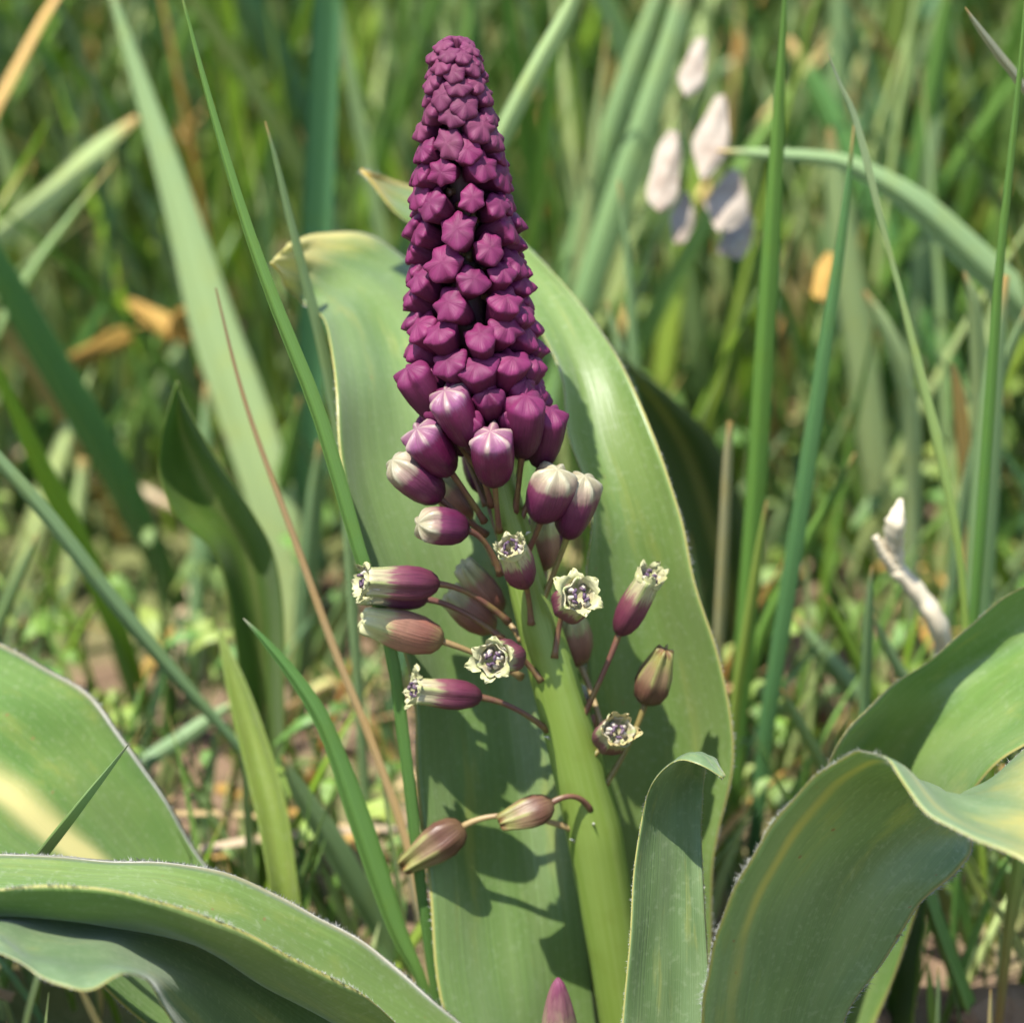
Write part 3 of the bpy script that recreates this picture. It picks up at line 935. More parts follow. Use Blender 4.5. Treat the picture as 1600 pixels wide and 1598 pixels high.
hand(M_SPENT, (864, 1254, 6), (780, 1286, 8), (922, 1264, 3.5), width=1.12, via=(900, 1228, 6), label='withered brown floret on an arched stalk')
hand(M_SPENT, (724, 1290, 3), (628, 1356, 5), (900, 1297, 2), width=1.08, ped=PED_TAN, via=(780, 1252, 4), label='withered brown floret drooping away from the stem')
hand(M_FADE, (782, 955, -5), (722, 880, -4), (815, 1000, -2), ped=PED_TAN)
hand(M_FADE, (772, 985, -3), (700, 925, -3), (820, 1030, -2), ped=PED_TAN)
hand(M_FADE, (735, 812, -6), (680, 745, -5), (775, 880, -2), ped=PED_TAN)
hand(M_LBUD, (815, 712, 5), (822, 616, 8), (805, 800, 1.5), width=0.93)
hand(M_LBUD, (843, 730, 2), (860, 636, 4), (812, 815, 1), width=0.88)
hand(M_LBUD, (790, 705, -3), (792, 610, -5), (790, 790, -1))
hand(M_LBUD, (815, 720, -5), (830, 640, -8), (800, 800, -1))
hand(M_LBUD, (690, 655, 4), (636, 572, 6), (752, 740, 1), width=0.84)
hand(M_LBUD, (720, 690, -5), (690, 610, -9), (760, 790, -1))
hand(M_PINK, (760, 770, -6), (750, 690, -12), (785, 850, -2))
hand(M_CREAM, (840, 880, -8), (865, 800, -14), (830, 950, -2))
hand(M_FADE, (900, 1150, -8), (925, 1080, -16), (890, 1210, -2), ped=PED_TAN)
for py, off in ((1266, 0.15), (1297, -0.7), (826, 0.75), (1140, -0.75)):
    ax = axis(py)
    R = float(np.interp(py, [780, 900, 1050, 1300], [25, 30, 37, 44])) * unit(ax)
    o = link('bract', BR, plant)
    n = (RIGHT * off + Vector((0, -1, 0)) * math.sqrt(max(0, 1 - off * off))).normalized()
    p = ax + n * R * 1.0
    o.matrix_world = Matrix.Translation(p) @ n.to_track_quat('X', 'Z').to_matrix().to_4x4()

# second spike pushing up between the leaves
sp = link('young_spike', None, plant)
sp['label'] = 'closed purple spike just pushing up between the leaf bases'
yv, yf, yu = [], [], []
prof = [(0, 34), (60, 36), (120, 33), (170, 26), (205, 17), (225, 9), (232, 3)]
base_pt = at(880, 1758, -0.016)
u0 = unit(base_pt)
top_pt = at(872, 1528, -0.020)
pth = [base_pt.lerp(top_pt, z / 232) for z, _ in prof]
tt = np.linspace(0, 1, 22)
zz = np.array([z for z, _ in prof]) / 232
pth = [base_pt.lerp(top_pt, float(t)) for t in tt]
rr = [float(np.interp(t, zz, [r for _, r in prof])) * u0 for t in tt]
v, f, uvv = tube(pth, rr, 28, 0.05, 6)
SPIKE = NT('young_spike')
_x, _y = SPIKE.uv()
_n = SPIKE.noise(SPIKE.vec(SPIKE.math('MULTIPLY', _x, 14.0), SPIKE.math('MULTIPLY', _y, 8.0)), 1.0, 3.0)
_c = ramp(SPIKE, SPIKE.math('ADD', _y, SPIKE.math('MULTIPLY', SPIKE.math('SUBTRACT', _n, 0.5), 0.3)), [(0, (0.22, 0.24, 0.10)), (0.66, (0.27, 0.22, 0.13)), (0.86, (0.24, 0.10, 0.12)), (1, (0.17, 0.04, 0.085))])
SPIKE.bump(_n, 0.0005, 0.7)
body = link('bud_sheath', mesh_of('bud_sheath', v, f, uvv), sp, SPIKE.finish(_c, 0.5, 0.4, 0.1))


# ------------------------------------------------------------------ grass
def C(r, g, b):
    def lin(v):
        v /= 255
        return v / 12.92 if v <= 0.04045 else ((v + 0.055) / 1.055) ** 2.4
    return np.array([lin(r), lin(g), lin(b)])


MID, DARK, SAGE, PALE = C(96, 132, 66), C(72, 110, 58), C(126, 152, 112), C(158, 176, 130)
BRIGHT, TEAL, TAN, OCHRE, GREY, STRAW = C(112, 146, 48), C(88, 126, 96), C(200, 172, 122), C(196, 152, 70), C(148, 152, 136), C(198, 184, 140)


def blade_geo(path, widths, c0, c1, tipc, fold=0.35, roll=0.0, twist=0.0, face=None, n=26, nc=5, fold_side=1, thick=0.00028):
    """a folded, pointed blade as a thin closed shape; path base to tip in world space"""
    P = crom(np.asarray([list(p) for p in path]), np.linspace(0, 1, n))
    W = crom(np.asarray(widths, dtype=float)[:, None], np.linspace(0, 1, n))[:, 0]
    W = np.clip(W, 0.00008, None)
    T = np.gradient(P, axis=0)
    T /= np.linalg.norm(T, axis=1, keepdims=True) + 1e-12
    fc = np.array(face if face is not None else list(FWD))
    t = np.linspace(0, 1, n)
    s = np.cross(T, fc)
    s /= np.linalg.norm(s, axis=1, keepdims=True) + 1e-9
    nr = np.cross(s, T)
    a = (roll + twist * t)[:, None]
    s2 = s * np.cos(a) + nr * np.sin(a)
    n2 = -s * np.sin(a) + nr * np.cos(a)
    k = np.clip((t - 0.93) / 0.06, 0, 1)[:, None]
    cc = (c0 * (1 - t[:, None]) + c1 * t[:, None]) * (1 - k) + tipc * k
    q = np.linspace(-1, 1, nc)
    sg = np.array([1.0, -1.0])
    h = (np.abs(q) - 0.5)[None, None, :] * fold * W[:, None, None] * fold_side \
        + sg[None, :, None] * thick * 0.5 * (1 - np.abs(q) * 0.9)[None, None, :] * np.minimum(1, W / 0.0008)[:, None, None]
    verts = P[:, None, None] + s2[:, None, None] * (q[None, None, :, None] * W[:, None, None, None] / 2) + n2[:, None, None] * h[..., None]
    verts = verts.reshape(-1, 3)
    m = 2 * nc
    uvs = np.stack([np.broadcast_to(q[None, None] * 0.5 + 0.5, (n, 2, nc)).ravel(), np.broadcast_to(t[:, None, None], (n, 2, nc)).ravel()], 1)
    cols = np.repeat(cc, m, axis=0)
    key = (n, nc)
    if key not in FACES:
        fs = []
        for i in range(n - 1):
            for j in range(nc - 1):
                a0 = i * m + j
                b0 = a0 + nc
                fs += [(a0, a0 + 1, a0 + m + 1, a0 + m), (b0, b0 + m, b0 + m + 1, b0 + 1)]
            for j in (0, nc - 1):
                a0, b0 = i * m + j, i * m + j + nc
                fs.append((a0, a0 + m, b0 + m, b0))
        FACES[key] = np.array(fs)
    return verts, FACES[key], uvs, cols


FACES = {}
BLADES = 'grass blades one can make out'


def blade(label, pts, Yt, Yb, c, c_tip=None, tipc=None, name='grass_shoot', cat='grass', fold=0.35, roll=0.3, twist=0.0, group=BLADES, fold_side=1):
    """pts from the tip down: (px, py, width in photo pixels); Yt, Yb: metres behind the bulb at tip and foot"""
    ln = [0.0]
    for a, b in zip(pts, pts[1:]):
        ln.append(ln[-1] + math.hypot(a[0] - b[0], a[1] - b[1]))
    if Yb is None:
        Yb = on_ground(pts[-1][0], pts[-1][1]).y
    W3, wd = [], []
    for (px, py, w), l in zip(pts, ln):
        p = at(px, py, Yt + (Yb - Yt) * l / ln[-1])
        W3.append(p)
        wd.append(w * unit(p))
    last = W3[-1]
    if last.z > 0.001:                        # carry the foot down into the soil
        d = W3[-1] - W3[-2]
        d = Vector((d.x * 0.6, d.y * 0.6, min(d.z, -0.3 * d.length))).normalized()
        k = (last.z + 0.006) / -d.z
        for s in (0.35, 0.7, 1.0):
            W3.append(last + d * k * s)
            wd.append(wd[len(pts) - 1] * (1 - 0.25 * s))
    else:
        W3.append(Vector((last.x, last.y, -0.008)))
        wd.append(wd[-1] * 0.9)
    W3, wd = W3[::-1], wd[::-1]
    lift = 1.18 if Yb > 0.1 else 1.05
    c = np.array(c) * lift
    c_tip = np.array(c_tip) * lift if c_tip is not None else None
    root = Vector((W3[0].x, W3[0].y, 0.0))
    v, f, u, cl = blade_geo([p - root for p in W3], wd, c * 0.95, np.array(c_tip if c_tip is not None else c), np.array(tipc if tipc is not None else TAN), fold, roll, twist, n=36, nc=7, fold_side=fold_side)
    o = link(name, mesh_of(name, v, f, u, cl), None, BLADE, label=label, category=cat)
    o.location = root
    if group:
        o['group'] = group
    return o


B = blade
B('long dark narrow grass blade crossing in front of the bent sage leaf', [(272, -60, 2), (285, 0, 5), (330, 170, 12), (380, 340, 19), (430, 480, 24), (490, 630, 27), (530, 760, 27), (565, 880, 25), (606, 1000, 24), (632, 1180, 22), (655, 1380, 20), (680, 1560, 18)], 0.020, -0.004, DARK, MID, roll=0.5)
B('thin sage grass blade standing against the withered leaf tip', [(414, 190, 2), (428, 240, 7), (447, 320, 13), (474, 430, 17), (502, 540, 20), (528, 680, 20), (540, 800, 20)], 0.05, 0.055, SAGE, SAGE, roll=0.4)
B('thick blue-green tubular leaf rising behind the bent sage leaf', [(524, -160, 30), (519, 0, 52), (512, 180, 58), (503, 380, 58), (495, 560, 56), (486, 760, 52), (480, 930, 48)], 0.15, 0.16, C(70, 112, 80), C(76, 118, 84), name='tubular_leaf', cat='leaf', fold=0.55, roll=0.55, fold_side=-1)
B('broad pale sage blade slanting behind the dark narrow one', [(160, -60, 8), (190, 40, 18), (235, 180, 34), (282, 330, 52), (330, 500, 74), (378, 640, 82), (420, 770, 80)], 0.17, 0.15, PALE, SAGE, roll=0.15, fold=0.15)
B('pale blurred blade slanting up towards the broad sage one', [(214, 184, 12), (150, 235, 34), (90, 295, 42), (20, 355, 42), (-60, 420, 40), (-170, 540, 36)], 0.20, 0.21, PALE, PALE, roll=0.1, fold=0.1)
B('wide mid-green blade slanting down beside the soil patch', [(-80, 300, 20), (-20, 390, 40), (50, 520, 55), (130, 655, 58), (200, 785, 54), (255, 900, 44), (292, 985, 36)], 0.13, None, C(74, 118, 66), C(80, 122, 70), roll=0.3)
B('bright yellow-green blade passing behind a grey narrow one', [(-40, 500, 6), (0, 590, 18), (60, 722, 32), (120, 842, 38), (176, 970, 36), (218, 1085, 28), (240, 1170, 20)], 0.09, None, BRIGHT, BRIGHT, roll=0.2, fold=0.2)
B('grey-green narrow blade crossing over the bright yellow-green one', [(-70, 640, 10), (0, 722, 22), (80, 815, 27), (170, 932, 27), (260, 1040, 24), (350, 1142, 18), (420, 1230, 16)], 0.05, 0.06, TEAL, SAGE, roll=0.3)
B('twisted narrow blade with a thin withered tip below the hanging brown floret', [(380, 966, 2), (405, 992, 10), (450, 1045, 20), (495, 1112, 27), (525, 1180, 30), (556, 1270, 38), (590, 1370, 38), (622, 1460, 30), (656, 1530, 20)], 0.012, 0.00, MID, DARK, tipc=GREY, roll=0.5, twist=-0.4)
B('short pointed grey blade lying against the deep green leaf', [(200, 1163, 2), (170, 1200, 8), (135, 1242, 14), (98, 1288, 18), (58, 1338, 20), (20, 1390, 18)], -0.024, -0.018, MID, SAGE, tipc=GREY, fold=0.9, roll=0.5)
B('long brown dry straw slanting beside the purple florets', [(337, 450, 3), (366, 570, 6), (398, 675, 8), (455, 830, 11), (520, 1010, 13), (580, 1160, 13), (636, 1320, 14), (672, 1470, 15), (690, 1540, 15)], 0.045, 0.012, C(196, 174, 132), C(128, 108, 84), tipc=C(128, 108, 84), name='dry_straw', cat='straw', group=None)
B('short teal blade pointing up beside the yellowish plants', [(370, 1095, 6), (330, 1120, 22), (280, 1155, 28), (225, 1192, 26)], 0.085, 0.075, TEAL, SAGE, roll=0.2)
B('pale straight stalk standing in the soil patch', [(130, 715, 18), (120, 800, 24), (106, 900, 27), (95, 1010, 24)], 0.16, None, C(150, 168, 112), PALE, name='grass_stalk', cat='stalk', group=None)
B('thin green shoot beside the soil patch', [(58, 835, 3), (40, 875, 12), (18, 925, 18), (-10, 990, 22), (-40, 1060, 20)], 0.09, 0.10, C(110, 140, 84), SAGE, roll=0.3)
B('broad teal blade on the litter behind the twisted narrow one', [(440, 1180, 4), (470, 1240, 30), (520, 1320, 42), (565, 1400, 42), (600, 1470, 34)], 0.04, None, C(92, 128, 90), SAGE, roll=0.2, fold=0.2)
B('upright sage blade behind the young pointed leaf', [(322, 600, 8), (318, 700, 22), (312, 840, 30), (306, 960, 30), (300, 1060, 26)], 0.15, None, TEAL, SAGE)
B('green shoot leaning behind the dry straw', [(468, 620, 6), (452, 700, 24), (430, 790, 32), (405, 880, 32), (380, 980, 28)], 0.14, None, MID, MID)
B('straight grey-green blade behind the dry straw', [(500, 690, 10), (490, 780, 30), (480, 900, 36), (472, 1010, 34), (466, 1120, 28)], 0.11, None, TEAL, SAGE, roll=0.2)
B('light green blade between the straw and the open florets', [(560, 880, 4), (540, 930, 20), (505, 1000, 26), (478, 1060, 24)], 0.10, None, MID, SAGE)
B('tan straw stem behind the faded pinkish floret', [(566, 985, 4), (548, 1040, 9), (520, 1120, 12), (494, 1190, 12), (476, 1240, 10)], 0.09, None, C(186, 138, 82), C(186, 138, 82), name='dry_straw', cat='straw', group=None)
B('pale flattened dry stem lying across the litter', [(620, 1075, 10), (580, 1068, 20), (530, 1066, 22), (490, 1078, 18)], 0.14, 0.13, C(176, 178, 130), C(176, 178, 130), name='dry_straw', cat='straw', group=None, roll=0.1)
B('dry pale stem at the foot of the dark narrow blade', [(640, 1350, 14), (655, 1410, 26), (668, 1470, 30), (676, 1530, 26)], 0.03, None, STRAW, C(200, 190, 170), name='dry_straw', cat='straw', group=None)

B('tall straight bright-green blade beside the olive leaf', [(1231, -60, 3), (1226, 0, 8), (1216, 170, 20), (1206, 340, 29), (1192, 560, 33), (1180, 760, 34), (1166, 950, 34), (1154, 1110, 30)], 0.07, 0.075, C(96, 142, 66), MID, roll=0.35, fold=0.4)
B('dark straight blade leaning over next to the tall bright-green one', [(1334, 195, 2), (1324, 290, 12), (1308, 410, 19), (1280, 590, 27), (1250, 790, 30), (1225, 950, 30), (1198, 1120, 28)], 0.065, 0.06, C(66, 108, 70), C(86, 126, 80), roll=0.5)
B('thin dark upright blade beside the shiny arching leaf', [(1606, -60, 3), (1598, 60, 8), (1580, 240, 12), (1560, 430, 15), (1545, 640, 18), (1532, 820, 18), (1520, 985, 16)], 0.04, 0.04, C(84, 128, 66), MID, roll=0.4)
B('twisted blade with a grey upper half and yellow-green lower half', [(1294, 84, 2), (1312, 130, 9), (1332, 175, 16), (1352, 250, 20), (1375, 345, 16), (1398, 430, 13), (1425, 540, 18), (1462, 690, 22), (1486, 800, 18), (1502, 900, 12)], 0.055, 0.05, C(140, 170, 60), C(138, 156, 138), tipc=GREY, roll=0.3, twist=1.2)
B('arching grey-green blade sweeping across behind the upright ones', [(1120, 236, 4), (1180, 240, 16), (1290, 248, 22), (1350, 268, 32), (1430, 318, 46), (1510, 392, 54), (1600, 480, 56), (1720, 620, 50)], 0.12, 0.13, SAGE, SAGE, roll=0.3, fold=0.25)
B('slim grey blade leaning towards the thin dark upright one', [(1508, 12, 2), (1530, 45, 10), (1562, 88, 15), (1592, 128, 15), (1650, 230, 14)], 0.05, 0.06, GREY, GREY, roll=0.3)
B('broad pale blurred blade behind the dark leaning one', [(1296, 200, 10), (1308, 300, 36), (1328, 440, 46), (1352, 600, 48), (1372, 760, 46), (1385, 900, 40)], 0.17, 0.18, PALE, PALE, roll=0.1, fold=0.15)
B('pale curved blade bending beside the broad pale one', [(1350, 455, 8), (1382, 510, 24), (1410, 580, 30), (1424, 660, 30), (1426, 780, 26)], 0.12, 0.13, C(150, 166, 132), PALE, roll=0.2)
B('pale stubby blade tip standing behind the thin dark upright one', [(1506, 425, 4), (1520, 470, 22), (1528, 560, 27), (1530, 660, 27), (1526, 800, 26)], 0.09, 0.10, C(158, 176, 132), PALE, roll=0.2)
B('tan dried blade behind the twisted yellow-green one', [(1488, 568, 6), (1498, 620, 20), (1506, 700, 24), (1512, 800, 22)], 0.10, 0.11, C(196, 170, 112), TAN)
B('grey blade leaning across the thin dark upright one', [(1612, 470, 8), (1580, 540, 18), (1545, 630, 22), (1520, 720, 22), (1500, 820, 20)], 0.09, 0.10, C(120, 150, 116), SAGE, roll=0.3)
B('wide green blade behind the thin dark upright one', [(1572, 430, 10), (1552, 580, 34), (1540, 740, 46), (1530, 900, 46)], 0.08, 0.08, C(100, 138, 92), SAGE, roll=0.2)
B('straight pale stalk with a blunt end beside the olive leaf', [(1141, 658, 9), (1136, 720, 15), (1130, 850, 18), (1122, 1000, 18), (1116, 1100, 16)], 0.075, 0.08, C(158, 164, 126), C(164, 160, 132), name='grass_stalk', cat='stalk', group=None)
B('yellow-green shoot at the foot of the tall bright-green blade', [(1198, 782, 3), (1186, 850, 12), (1174, 930, 16), (1160, 1020, 18), (1148, 1100, 18)], 0.06, 0.065, C(132, 158, 72), C(140, 160, 84), roll=0.4)
B('green shoot leaning behind the dark straight blade', [(1336, 708, 3), (1306, 765, 14), (1268, 830, 20), (1228, 910, 22), (1190, 990, 22)], 0.085, 0.09, C(104, 146, 66), MID, roll=0.3)
B('broad grey-green blade leaning behind the top of the flower spike', [(1078, -60, 26), (1050, 50, 40), (1010, 170, 46), (965, 300, 48), (925, 420, 48), (895, 520, 44), (860, 640, 40)], 0.16, 0.16, C(98, 136, 88), SAGE, roll=0.4)
B('second grey-green blade leaning behind the top of the flower spike', [(1046, -60, 20), (1010, 40, 32), (970, 150, 38), (935, 260, 40), (900, 380, 40), (870, 500, 38)], 0.19, 0.19, C(104, 142, 92), SAGE, roll=0.3)
B('pale sage blade touching the top of the flower spike', [(915, -50, 10), (885, 20, 28), (840, 100, 32), (800, 175, 32), (760, 255, 32), (700, 380, 30)], 0.12, 0.13, SAGE, C(150, 172, 128), roll=0.3)
B('thin upright blade behind the olive leaf', [(966, 282, 3), (976, 360, 11), (984, 460, 15), (990, 560, 16), (1000, 700, 16)], 0.12, 0.12, C(112, 146, 100), SAGE)
B('small pointed blade close behind the olive leaf', [(948, 470, 3), (960, 520, 12), (976, 580, 18), (990, 640, 20), (1010, 740, 20)], 0.11, 0.11, C(120, 148, 116), SAGE)
B('short grey blade leaning near the twisting leaf', [(1220, 1075, 4), (1240, 1115, 16), (1262, 1155, 20), (1282, 1196, 20)], 0.05, 0.06, C(128, 152, 112), SAGE)
B('upright sage blade beside the pale broken stalk', [(1362, 884, 3), (1358, 940, 14), (1354, 1020, 18), (1350, 1110, 18)], 0.05, 0.055, C(96, 138, 96), SAGE)
B('yellow-green blade leaning near the pale broken stalk', [(1290, 930, 3), (1305, 965, 16), (1325, 1005, 20), (1346, 1050, 20), (1370, 1110, 18)], 0.075, 0.08, C(128, 156, 72), BRIGHT)
B('wide dark blade behind the dark straight one', [(1240, 960, 6), (1280, 1015, 28), (1325, 1070, 34), (1365, 1130, 34)], 0.09, 0.09, C(92, 128, 86), SAGE)
B('grey narrow blade below the pale broken stalk', [(1362, 955, 4), (1380, 1000, 14), (1402, 1042, 18), (1430, 1090, 18)], 0.06, 0.065, C(120, 150, 118), SAGE)
B('round green grass stem under the twisting leaf', [(1440, 1375, 24), (1462, 1440, 26), (1490, 1515, 27), (1522, 1598, 27), (1545, 1650, 26)], 0.028, 0.02, C(112, 150, 70), MID, name='grass_stalk', cat='stalk', group=None, fold=0.7)
B('green and brown upright stalk beyond the twisting leaf', [(1596, 1300, 10), (1588, 1370, 22), (1576, 1450, 18), (1566, 1540, 15), (1558, 1620, 14)], 0.012, 0.015, C(136, 96, 74), C(120, 150, 80), name='grass_stalk', cat='stalk', group=None)
B('thin pale shoot low under the twisting leaf', [(1466, 1512, 3), (1466, 1560, 7), (1464, 1620, 8)], 0.01, 0.012, C(108, 146, 100), SAGE)
B('thin straw shoot low under the twisting leaf', [(1548, 1545, 3), (1547, 1590, 7), (1546, 1650, 8)], 0.00, 0.002, STRAW, STRAW)
B('dark wide blade with a yellowish stripe in the deep grass', [(1420, -80, 30), (1412, 20, 50), (1398, 140, 54), (1384, 280, 50), (1372, 420, 46)], 0.26, 0.27, C(92, 126, 66), C(112, 134, 68), roll=0.2)
B('long dark blurred blade in the deep grass', [(1490, -60, 12), (1470, 60, 30), (1440, 230, 38), (1414, 380, 40), (1390, 540, 38)], 0.20, 0.21, C(80, 122, 72), MID)
B('long upright sage blade in the deep grass', [(1310, -80, 12), (1312, 60, 34), (1306, 200, 40), (1300, 360, 40), (1296, 500, 38)], 0.25, 0.25, C(110, 146, 100), SAGE, roll=0.1)
B('dark blurred blade slanting in the deep grass', [(1230, 60, 12), (1282, 150, 36), (1340, 270, 46), (1400, 400, 50), (1470, 560, 48), (1530, 700, 40)], 0.22, 0.19, C(70, 112, 62), DARK)
B('blurred teal blade lying in the deep grass', [(1160, 90, 10), (1110, 120, 30), (1060, 165, 40), (1000, 230, 40), (950, 300, 34)], 0.30, 0.30, TEAL, TEAL, roll=0.1)

# separate broad leaves
young = thing('young_leaf_shoot', 'pointed dark green young leaf with a reddish tip behind the dry straw', 'plant', on_ground(440, 1340))
RINV = -Vector(young.location)


def lone_leaf(stations, mat, root, **kw):
    o = surface_leaf('leaf', None, stations, mat, **kw)
    loc = Vector(root.location)
    for v in o.data.vertices:
        v.co = v.co - loc
    o.parent = root
    for ch in o.children:
        for v in ch.data.vertices:
            v.co = v.co - loc
    return o


lone_leaf([
    ((405, 1420, 0.0640), (430, 1420, 0.0680), (460, 1420, 0.0640)),
    ((395, 1280, 0.0640), (422, 1270, 0.0680), (450, 1260, 0.0640)),
    ((380, 1120, 0.0630), (412, 1110, 0.0680), (445, 1100, 0.0630)),
    ((362, 970, 0.0620), (402, 950, 0.0670), (444, 970, 0.0620)),
    ((336, 868, 0.0610), (380, 850, 0.0670), (430, 872, 0.0610)),
    ((278, 812, 0.0600), (335, 780, 0.0660), (402, 812, 0.0600)),
    ((248, 745, 0.0600), (305, 720, 0.0660), (357, 745, 0.0600)),
    ((252, 680, 0.0600), (284, 670, 0.0650), (314, 675, 0.0600)),
    ((268, 625, 0.0600), (278, 622, 0.0620), (288, 625, 0.0600)),
    ((276, 598, 0.0600), (277, 597, 0.0600), (278, 597, 0.0600)),
], LEAF_G, young, hairs=0, seed=41)
fresh = thing('yellow_green_shoot', 'upright yellow-green pointed shoot in front of the dark young leaf', 'plant', on_ground(450, 1470))
lone_leaf([
    ((425, 1440, 0.0220), (450, 1440, 0.0260), (475, 1440, 0.0220)),
    ((418, 1370, 0.0240), (442, 1370, 0.0290), (464, 1370, 0.0240)),
    ((398, 1265, 0.0300), (424, 1260, 0.0350), (448, 1260, 0.0300)),
    ((372, 1155, 0.0370), (396, 1150, 0.0420), (416, 1150, 0.0370)),
    ((352, 1065, 0.0430), (368, 1060, 0.0460), (382, 1062, 0.0430)),
    ((343, 1005, 0.0470), (349, 1003, 0.0480), (354, 1005, 0.0470)),
    ((341, 978, 0.0490), (342, 978, 0.0490), (343, 978, 0.0490)),
], leaf_material('leaf_lime', (0.15, 0.225, 0.04), (0.17, 0.24, 0.05), 0.1, 0.96, (0.40, 0.22, 0.08), 0.15, 0.45, 0.4, 0, 33.0, 0, margin=0), fresh, hairs=0, seed=43, flat=0.6)
wide = thing('broad_grass_leaf', 'broad blurred dark green leaf leaning behind the olive leaf', 'plant', on_ground(1190, 1080))
lone_leaf([
    ((1120, 1130, 0.135), (1165, 1120, 0.142), (1215, 1110, 0.135)),
    ((1095, 1000, 0.125), (1150, 985, 0.134), (1200, 970, 0.125)),
    ((1055, 850, 0.118), (1115, 830, 0.128), (1170, 815, 0.118)),
    ((1010, 720, 0.112), (1070, 700, 0.124), (1125, 700, 0.112)),
    ((985, 640, 0.110), (1025, 625, 0.118), (1065, 635, 0.110)),
    ((975, 580, 0.108), (985, 578, 0.110), (1000, 580, 0.108)),
    ((965, 545, 0.108), (966, 545, 0.108), (967, 545, 0.108)),
], leaf_material('leaf_dark_green', (0.10, 0.165, 0.055), (0.12, 0.185, 0.07), 0.0, 1.2, (0.4, 0.3, 0.1), 0.1, 0.5, 0.3, 0.5, 37.0, 0, margin=0), wide, hairs=0, seed=45)  # the broad leaf's own dark green

# ------------------------------------------------------------------ dry leaves and the broken stalk
DRYW = simple('dry_leaf_white', (0.40, 0.34, 0.27), 0.7, 0.25, 0.8, 160, (0.24, 0.17, 0.12))
DRYY = simple('dry_leaf_yellow', (0.42, 0.26, 0.06), 0.6, 0.3, 0.5, 130, (0.36, 0.20, 0.05))
DRYB = simple('stalk_bleached', (0.62, 0.55, 0.40), 0.65, 0.1, 0.5, 220, (0.45, 0.36, 0.26))


def dry_leaf(label, a, b, w, Y, mat, curl=0.3, seed=0, group='dry leaves caught in the grass'):
    """a curled dry leaf from pixel a to pixel b, w pixels wide"""
    p, q = at(a[0], a[1], Y + 0.006), at(b[0], b[1], Y - 0.012)
    ax = q - p
    L = ax.length
    s = ax.normalized().cross(FWD).normalized()
    n = s.cross(ax.normalized())
    wd = w * unit(p)
    na, nc = 14, 9
    vs, fs, us = [], [], []
    for sg in (1, -1):
        for i in range(na):
            t = i / (na - 1)
            ww = wd * 0.5 * max(0.04, math.sin(math.pi * min(1, 0.06 + t * 0.92)) ** 0.7) * (1 + 0.12 * math.sin(9 * t + seed))
            for j in range(nc):
                x = 2 * j / (nc - 1) - 1
                h = curl * ww * (x * x) + 0.12 * L * math.sin(3.1 * t) * curl + 0.06 * wd * math.sin(8 * t + 5 * x + seed)
                vs.append(ax * (t - 0.5) + s * ww * x + n * (h + sg * 0.00025 * (1 - abs(x))))
                us.append((j / (nc - 1), t))
    off = na * nc
    for i in range(na - 1):
        for j in range(nc - 1):
            f4 = (i * nc + j, i * nc + j + 1, (i + 1) * nc + j + 1, (i + 1) * nc + j)
            fs += [f4, tuple(off + k for k in f4[::-1])]
    o = link('dry_leaf', mesh_of('dry_leaf', vs, fs, us), None, mat, label=label, category='dry leaf', group=group)
    o.location = (p + q) / 2
    return o


dry_leaf('plump white curled dry leaf in the deep grass', (1052, 205), (1030, 330), 50, 0.135, DRYW, 0.5, 1)
dry_leaf('slim white dry leaf pointing up in the deep grass', (1098, 60), (1072, 150), 38, 0.15, DRYW, 0.3, 2)
dry_leaf('long bleached dry leaf standing between the upright blades', (1128, 150), (1098, 280), 50, 0.14, DRYW, 0.3, 3)
dry_leaf('wide bleached dry leaf under the long one', (1150, 265), (1128, 360), 62, 0.138, DRYW, 0.4, 4)
dry_leaf('small bleached dry leaf under the plump white one', (1072, 300), (1062, 380), 36, 0.136, DRYW, 0.4, 5)
dry_leaf('crumpled pinkish dry leaf low under the bleached ones', (1170, 335), (1140, 400), 50, 0.14, DRYW, 0.5, 6)
dry_leaf('yellow dry leaf curled behind the dark leaning blade', (1296, 395), (1288, 470), 40, 0.14, DRYY, 0.5, 7)
dry_leaf('long ochre dry leaf lying near the wide mid-green blade', (92, 572), (225, 510), 34, 0.20, DRYY, 0.3, 8)
dry_leaf('ochre dry leaf slanting behind the long ochre one', (200, 470), (300, 535), 32, 0.20, DRYY, 0.3, 9)
dry_leaf('short ochre dry leaf crossing the slanting one', (260, 535), (298, 478), 34, 0.19, DRYY, 0.3, 10)

stalk = thing('broken_stalk', 'bleached broken stalk with a ragged forked end above the shiny leaf', 'stalk', on_ground(1468, 1110))


def stalk_tube(name, pts, radii, parent, mat, rib=0.12):
    loc = Vector(parent.location)
    P = crom([list(p) for p in pts], np.linspace(0, 1, 22))
    R = np.interp(np.linspace(0, 1, 22), np.linspace(0, 1, len(radii)), radii)
    R = R * (1 + 0.08 * np.sin(np.arange(22) * 1.9))
    v, f, u = tube([p - np.array(loc) for p in P], R, 12, rib, 3)
    return link(name, mesh_of(name, v, f, u), parent, mat)


